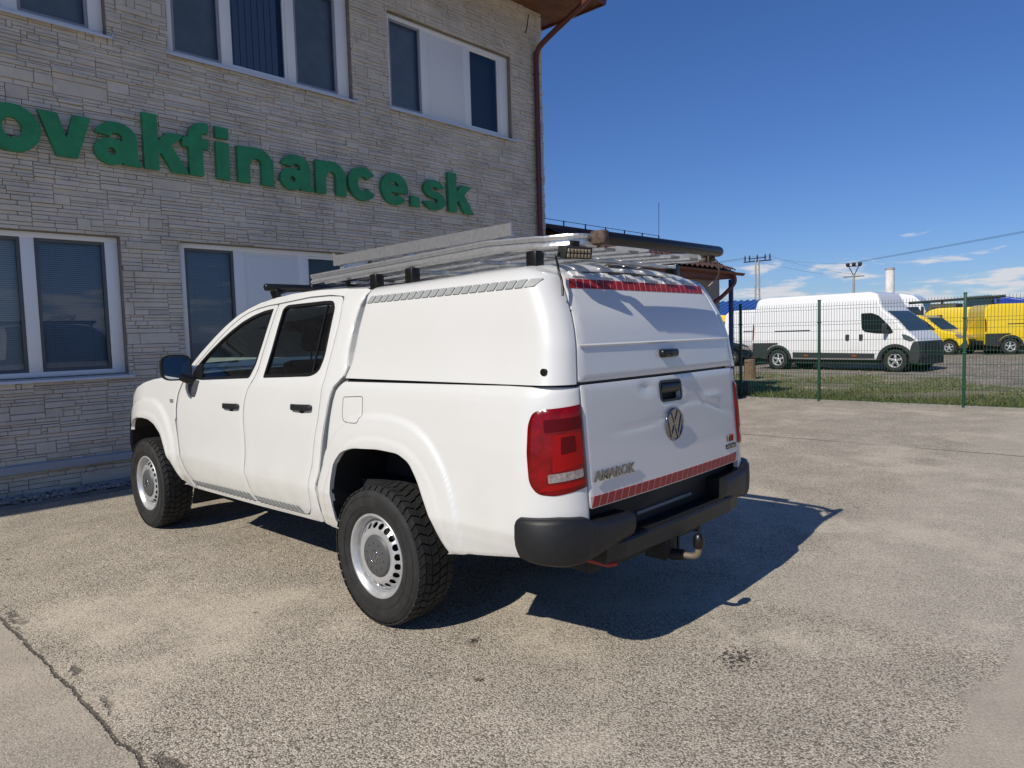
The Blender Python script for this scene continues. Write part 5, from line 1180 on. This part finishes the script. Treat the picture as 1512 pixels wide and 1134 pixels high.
# tail lights
tl = fillet([(SREAR+.008, .848), (-1.13, .822), (-1.062, .828), (-1.032, .872), (-1.022, 1.0), (-1.024, 1.12), (-1.042, 1.170), (-1.085, 1.182), (SREAR+.008, 1.198)], [.004, .02, .03, .03, .03, .03, .03, .02, .004], 4)
for mir in (False, True):
    kw = dict(fn=S, flip=True, mirror=mir)
    patch('light_gasket', inset(tl, -.005), m=SEAL, parent=truck, res=.03, thick=.004, off=.002, **kw)
    SL = lambda s, z: S(s, z)-Vector((1, 0, 0))*0
    t = patch('tail_light', tl, m=REDL, parent=truck, res=.018, thick=.012, off=.010, roll=.007, **kw)
    kw['fn'] = S
    patch('lamp_frame', fillet([(-1.125, .918), (-1.268, .952), (-1.262, 1.085), (-1.13, 1.075)], .012, 3), m=REDB, parent=t, res=.02, thick=.001, off=.0115, roll=0, holes=[fillet([(-1.16, .992), (-1.232, 1.005), (-1.228, 1.072), (-1.162, 1.066)], .01, 3)], **kw)
    patch('lamp_core', fillet([(-1.16, .992), (-1.232, 1.005), (-1.228, 1.072), (-1.162, 1.066)], .01, 3), m=REDD, parent=t, res=.02, thick=.001, off=.0112, roll=0, **kw)
    patch('lamp_band', fillet([(-1.095, 1.085), (-1.268, 1.10), (-1.265, 1.150), (-1.09, 1.138)], .01, 3), m=REDD, parent=t, res=.02, thick=.001, off=.0112, roll=0, **kw)
    patch('lamp_foot', fillet([(-1.07, .838), (-1.27, .866), (-1.27, .885), (-1.09, .862)], .008, 3), m=REDB, parent=t, res=.02, thick=.001, off=.0112, roll=0, **kw)
    patch('reversing_light', fillet([(-1.108, .876), (-1.258, .895), (-1.258, .930), (-1.106, .912)], .005, 2), m=CLEARL, parent=t, res=.02, thick=.002, off=.0125, roll=0, **kw)
both('fuel_flap', fillet([(.327, 1.183), (.146, 1.193), (.136, 1.089), (.158, 1.048), (.306, 1.045), (.327, 1.078)], .018, 3), WHITE, fn=SB, res=.02, thick=.004, off=.0025, roll=.002) if False else None
fl = fillet([(.327, 1.183), (.146, 1.193), (.136, 1.092), (.160, 1.048), (.306, 1.045), (.327, 1.078)], .018, 3)
patch('fuel_flap_gap', fl, SB, SEAL, truck, res=.03, thick=.001, off=.0008, holes=[inset(fl, .0035)], flip=True, roll=0)
patch('fuel_flap', inset(fl, .0035), SB, WHITE, truck, res=.02, thick=.004, off=.0015, flip=True, roll=.001)

# rear bumper: corner mouldings, step, number-plate recess
def plan(t):                                          # plan curve of the bumper corner, left
    pts = catmull([(-.938, -.99), (-.942, -1.05), (-.926, -1.12), (-.880, -1.185), (-.805, -1.235), (-.71, -1.262), (-.60, -1.276), (-.445, -1.284)], 8)
    f = t*(len(pts)-1); i = min(int(f), len(pts)-2); return Vector(pts[i]).lerp(Vector(pts[i+1]), f-i)
for sx in (-1, 1):
    mb = MB(); ts_ = [i/40 for i in range(41)]; rows = []
    for t in ts_:
        c = plan(t); d = (plan(min(1, t+.02))-plan(max(0, t-.02))).normalized(); n = Vector((-d.y, d.x)) if (Vector((-d.y, d.x)).dot(c-Vector((0, -.6))) > 0) else Vector((d.y, -d.x))
        zt = interp(t, [0, .04, .45, .64, .72, 1], [.715, .728, .735, .728, .700, .690]); zb = interp(t, [0, .05, .5, .7, 1], [.565, .545, .525, .535, .580])
        e = min(1, t/.04)*.0+1; sh = smooth01((t-.655)/.03)*.010
        sec = [(-.06, zt), (-.022, zt), (-.008, zt-.006), (0, zt-.022), (.002, (zt+zb)/2), (-.002, zb+.04), (-.012, zb+.012), (-.03, zb), (-.07, zb)]
        rows.append([(c.x+n.x*(o-sh), c.y+n.y*(o-sh), z) for o, z in sec])
    k = len(rows[0]); vs = [p for r_ in rows for p in r_]
    if sx > 0: vs = [(-x, y, z) for x, y, z in vs]
    fs = [(i*k+j, (i+1)*k+j, (i+1)*k+j+1, i*k+j+1) for i in range(len(rows)-1) for j in range(k-1)]
    mb.add(vs, fs, True); 
    mb.add(vs[:k], [tuple(range(k))]); 
    en = vs[-k:]; mb.add(en+[(x, -1.15, z) for x, y, z in en], [(i, i+1, k+i+1, k+i) for i in range(k-1)])
    tp = [(r_[0], r_[1]) for r_ in rows]
    inner = [((x*.90 if abs(x) > .8 else x), max(y, -1.25)+.09, z-.004) for (x, y, z) in [v for v in vs[0::k]]]
    o_ = vs[0::k]; mb.add(o_+inner, [(i, i+1, len(o_)+i+1, len(o_)+i) for i in range(len(o_)-1)], True)
    mb.build('rear_bumper_corner', BLACK, truck)
mb = MB()
path = [(-.62, -1.195, .548), (-.5, -1.215, .548), (0, -1.228, .548), (.5, -1.215, .548), (.62, -1.195, .548)]
mb.sweep(path, [(-.005, .035), (.045, .035), (.052, .025), (.048, -.045), (.030, -.058), (-.12, -.05), (-.12, .03)])
for i in range(46):
    for j in range(3):
        x = -.42+.84*i/45+.009*(j % 2); mb.box(x-.006, x+.006, -1.255+.03*j, -1.237+.03*j, .5825, .589)
mb.build('bumper_step', BLACK, truck)
mb = MB(); mb.bbox(-.72, .72, -1.155, -1.13, .50, .755, .01); mb.build('plate_recess', DARK, truck)
mb = MB(); mb.bbox(-.27, .25, -1.17, -1.155, .625, .643, .003); mb.build('plate_holder_edge', mat('plate_strip', (.13, .16, .18), .4), truck)
mb = MB(); mb.tube([(-.4, -1.10, .43), (.4, -1.10, .43)], .035, 10); mb.bbox(-.05, .05, -1.20, -1.04, .37, .47, .015)
mb.tube([(0, -1.10, .40), (0, -1.20, .375), (0, -1.265, .384)], [.03, .03, .026], 10)
for sx in (-1, 1): mb.box(sx*.06-.008, sx*.06+.008, -1.20, -1.08, .36, .48)
hitch = mb.build('tow_hitch', DARK, truck)
mb = MB(); mb.tube(catmull([(0, -1.26, .384), (0, -1.31, .388), (0, -1.335, .404), (0, -1.342, .436)], 4), .016, 12); mb.build('tow_ball_neck', BRASS, hitch)
mb = MB(); mb.tube([(0, -1.342, .432), (0, -1.342, .442), (0, -1.342, .488), (0, -1.342, .503)], [.018, .027, .027, .015], 14); mb.build('tow_ball_cap', SEAL, hitch)
mb = MB(); mb.tube([(-.60, -1.12, .485), (-.56, -1.20, .468), (-.53, -1.225, .472)], .012, 8); mb.build('tow_eye', mat('red_tow_eye', (.35, .02, .015), .5), truck)

# wheels
for (yy, nm) in ((0, 'rear'), (3.095, 'front')):
    pass
W0 = wheel_parts(truck, 'wheel')
W0.matrix_parent_inverse = Matrix.Identity(4); W0.location = (-.835, 0-1.0, .367); W0.rotation_euler = (R(11), 0, 0)
def wheel_copy(x, y, rot):
    c = copy_tree(W0, truck); c.location = (x, y-1.0, .367); c.rotation_euler = rot; return c
wheel_copy(-.835, 3.095, (R(40), 0, 0)); wheel_copy(.835, 0, (R(70), 0, PI)); wheel_copy(.835, 3.095, (R(70), 0, PI))

# door mirrors
for sx in (-1, 1):
    mb = MB(); zc, xc, yc = 1.325, -1.04, 2.24
    def mir(u, t):                                    # housing: rounded box shell opening to the rear
        a = u; sxp = lambda c, e: math.copysign(abs(c)**e, c)
        w_ = .108*(1-.55*t**2.2); h_ = .094*(1-.6*t**2.2)
        return Vector((sx*-1*0+(-sx*-1)*0+sx*(-1)*0+(sx*(.988)+sx*w_*sxp(math.cos(a), .55)), yc+.02+.13*t, zc+h_*sxp(math.sin(a), .55)))
    N = 28; mb.grid(mir, [2*PI*i/N for i in range(N+1)], [0, .12, .3, .5, .7, .85, .95, 1.0])
    mb.add([mir(2*PI*i/N, 1.0) for i in range(N)], [tuple(range(N))])
    inn = [mir(2*PI*i/N, 0) for i in range(N)]; i2 = [Vector((sx*.988+(p.x-sx*.988)*.90, p.y-.004, zc+(p.z-zc)*.88)) for p in inn]; i3 = [p+Vector((0, .02, 0)) for p in i2]
    mb.add(inn+i2+i3, [(i, (i+1) % N, N+(i+1) % N, N+i) for i in range(N)]+[(N+i, N+(i+1) % N, 2*N+(i+1) % N, 2*N+i) for i in range(N)], True)
    arm = [(sx*.865, 2.26, 1.225), (sx*.91, 2.27, 1.235), (sx*.96, 2.28, 1.26)]
    mb.tube(arm, [.035, .034, .03], 10)
    M_ = mb.build('door_mirror', SEAL, doors['f', sx < 0])
    mb = MB(); mb.add([p+Vector((0, .008, 0)) for p in i2], [tuple(range(N))]); mb.build('mirror_glass', MIRROR, doors['f', sx < 0])
both('mirror_foot', fillet([(2.335, 1.225), (2.165, 1.228), (2.185, 1.157), (2.213, 1.105), (2.262, 1.105), (2.325, 1.135), (2.347, 1.18)], .02, 4), mat('grey_plastic', (.055, .06, .068), .5), res=.03, thick=.01, off=.010, roll=.006)

# cabin
mb = MB()
def seat(xc, yc, w=.5, head=True):
    M1 = Matrix.Translation((xc, yc, .72)); mb.bbox(-w/2, w/2, -.25, .27, -.09, .07, .05, M=M1)
    M2 = Matrix.Translation((xc, yc-.24, .78)) @ Matrix.Rotation(R(14), 4, 'X'); mb.bbox(-w/2, w/2, -.07, .07, 0, .60, .06, M=M2)
    M3 = M2 @ Matrix.Translation((0, .0, .66)); mb.bbox(-.13, .13, -.05, .05, 0, .20, .045, M=M3, seg=3)
    for q in (-.05, .05): mb.tube([M2 @ Vector((q, 0, .58)), M2 @ Vector((q, 0, .70))], .007, 6)
seat(-.38, 1.76); seat(.38, 1.76); seat(-.38, .80, .62); seat(.38, .80, .62)
mb.build('seats', SEATM, truck)
mb = MB(); mb.bbox(-.78, .78, 2.22, 2.55, .85, 1.19, .06, seg=3); mb.bbox(-.12, .12, 1.2, 2.2, .5, .82, .04)
mb.build('dashboard', SEATM, truck)
mb = MB(); M1 = Matrix.Translation((-.38, 2.02, 1.10)) @ Matrix.Rotation(R(-65), 4, 'X')
ring = [M1 @ Vector((.19*math.cos(2*PI*i/24), .19*math.sin(2*PI*i/24), 0)) for i in range(25)]; mb.tube(ring, .016, 8, caps=False)
mb.bbox(-.18, .18, -.02, .02, -.012, .012, .005, M=M1); mb.bbox(-.06, .06, -.06, .06, -.02, .02, .015, M=M1); mb.tube([M1 @ Vector((0, 0, 0)), (-.38, 2.2, .95)], .03, 8)
mb.build('steering_wheel', SEATM, truck)
mb = MB(); mb.bbox(.02, .24, 1.93, 1.96, 1.60, 1.665, .015); mb.build('rear_view_mirror', DARK, truck)

# roof bars on the cab
for yy, hw_ in ((1.50, .64), (.80, .50)):
    z0 = interp(yy, ry, rz); mb = MB()
    mb.tube([(-hw_-.04, yy, z0+.072), (-hw_-.035, yy, z0+.072), (hw_+.035, yy, z0+.072), (hw_+.04, yy, z0+.072)], [.018, .025, .025, .018], 14)
    for sx in (-1, 1):
        mb.bbox(-.014, .014, -.045, .045, -.025, .060, .008, M=Matrix.Translation((sx*(hw_-.045), yy, z0+.005)) @ Matrix.Rotation(sx*R(18), 4, 'Y'))
        mb.tube([(sx*(hw_-.05), yy, z0+.035), (sx*(hw_-.12), yy, z0+.055), (sx*(hw_-.24), yy, z0+.066)], .016, 8)
    mb.bbox(-.34, -.20, yy-.035, yy+.035, z0+.040, z0+.102, .012)
    mb.build('roof_bar', SEAL, truck)

# galvanised rack over the canopy
RK = lambda y: interp(y, [-1.15, -.95, -.57, .05, .95, 1.02], [1.900, 1.908, 1.924, 1.906, 1.882, 1.880])
rack_base = MB()
for yb in (.62, .02, -.45, -.88): rack_base.bbox(-.585, .585, yb-.02, yb+.02, RK(yb)-.062, RK(yb)-.044, .004)
rack = rack_base.build('roof_rack', ALU, truck)
prof = [(.0, .028), (.010, .029), (.013, .021), (.010, .009), (.001, .005), (.001, -.004), (.010, -.008), (.013, -.019), (.010, -.028), (.0, -.029), (-.006, -.026), (-.006, .024)]
for sx in (-1, 1):
    p = [(sx*.622, y, RK(y)) for y in (1.0, .95, .6, .3, .05, -.2, -.4, -.57, -.75, -.88)]
    p += [(sx*(.622-.10*(1-math.cos(a))), -.90-.20*math.sin(a)*1.0, RK(-.95)-.002) for a in [PI/2*i/10 for i in range(1, 11)]]+[(sx*.478, -1.102, 1.905)]
    mb = MB(); mb.sweep(p, prof if sx < 0 else [(-a, b) for a, b in prof][::-1], smooth=False); mb.build('rack_side_rail', GALV, rack)
    mb = MB()                                          # upper stop bar on brackets
    zb = 1.985; y0, y1 = .76, -.71; xb = sx*.60
    mb.sweep([(xb, y0, zb-.006), (xb, y1, zb+.010)], [(-.004, .030), (.004, .030), (.004, -.030), (-.024, -.030), (-.024, -.026), (-.004, -.026)] if sx < 0 else [(.004, .030), (-.004, .030), (-.004, -.030), (.024, -.030), (.024, -.026), (.004, -.026)])
    mb.build('rack_stop_bar', GALV, rack)
    for yy in (.71, .10, -.63):
        mb = MB(); mb.box(xb-.004+sx*-.012, xb+.004-sx*.012, yy-.022, yy+.022, RK(yy)-.01, zb-.018); mb.box(xb-sx*.03-.012, xb-sx*.03+.012, yy-.022, yy-.017, RK(yy)-.01, zb-.02)
        mb.build('rack_bracket', GALV, rack)
    mb = MB(); mb.add([(xb, y0, zb+.03), (xb, y0+.03, zb+.045), (xb, y0+.03, zb-.035), (xb, y0, zb-.04), (xb+.004, y0, zb+.03), (xb+.004, y0+.03, zb+.045), (xb+.004, y0+.03, zb-.035), (xb+.004, y0, zb-.04)], [(0, 1, 2, 3), (4, 5, 6, 7), (0, 1, 5, 4), (2, 3, 7, 6)])
    mb.build('rack_end_plate', GALV, rack)
    for yy in (.34, .02, -.86):
        mb = MB(); mb.bbox(sx*.61-.03, sx*.61+.03, yy-.032, yy+.032, 1.775, RK(yy)-.034, .008); mb.build('rack_foot', SEAL, rack)
for i in range(6):
    xc = -.50+.20*i; mb = MB()
    mb.sweep([(xc, .98, RK(.95)-.016), (xc, .05, RK(.05)-.012), (xc, -.57, RK(-.57)-.014), (xc, -1.060, RK(-1.05)-.012)], [(-.045, 0), (-.045, -.013), (-.042, -.013), (-.042, -.003), (.042, -.003), (.042, -.013), (.045, -.013), (.045, 0)])
    mb.build('rack_slat', ALU, rack)
mb = MB(); mb.tube([(-.475, -1.152, 1.915), (-.46, -1.152, 1.916), (.60, -1.152, 1.924), (.615, -1.152, 1.924), (.622, -1.152, 1.924)], [.023, .029, .029, .026, .010], 18); mb.build('loading_roller', SEAL, rack)
RUST = mat('rusty_bracket', (.11, .075, .05), .8, var=.6, vscale=60)
mb = MB(); mb.bbox(-.515, -.468, -1.178, -1.10, 1.885, 1.948, .01); mb.build('roller_bracket', RUST, rack)
mb = MB(); mb.bbox(.555, .575, -1.15, -1.06, 1.87, 1.93, .004); mb.build('roller_bracket', RUST, rack)
wl = MB(); M1 = Matrix.Translation((-.615, -1.095, 1.848)) @ Matrix.Rotation(R(-14), 4, 'Z') @ Matrix.Rotation(R(12), 4, 'X')
wl.bbox(-.075, .075, -.03, .03, -.026, .026, .008, M=M1); wl.box(-.02, .02, .0, .02, .02, .05, M=M1)
WL = wl.build('work_light', DARK, rack)
mb = MB()
for i in range(7):
    for j in range(2): mb.bbox(-.064+.0185*i, -.050+.0185*i, -.034, -.029, -.020+.021*j, -.003+.021*j, .003, M=M1)
mb.build('work_light_lens', mat('amber_led', (.28, .22, .13), .2, coat=1.0), rack)
mb = MB(); mb.tube(catmull([(-.66, -1.07, 1.86), (-.70, -1.06, 1.83), (-.675, -1.045, 1.80), (-.672, -1.05, 1.765), (-.685, -1.075, 1.72), (-.70, -1.09, 1.66)], 5), .006, 6); mb.build('light_cable', SEAL, truck)
mb = MB(); mb.tube(catmull([(.58, -1.13, 1.885), (.66, -1.12, 1.87), (.70, -1.10, 1.80), (.665, -1.06, 1.74)], 5), .005, 6); mb.build('rack_strap', BRASS, rack)
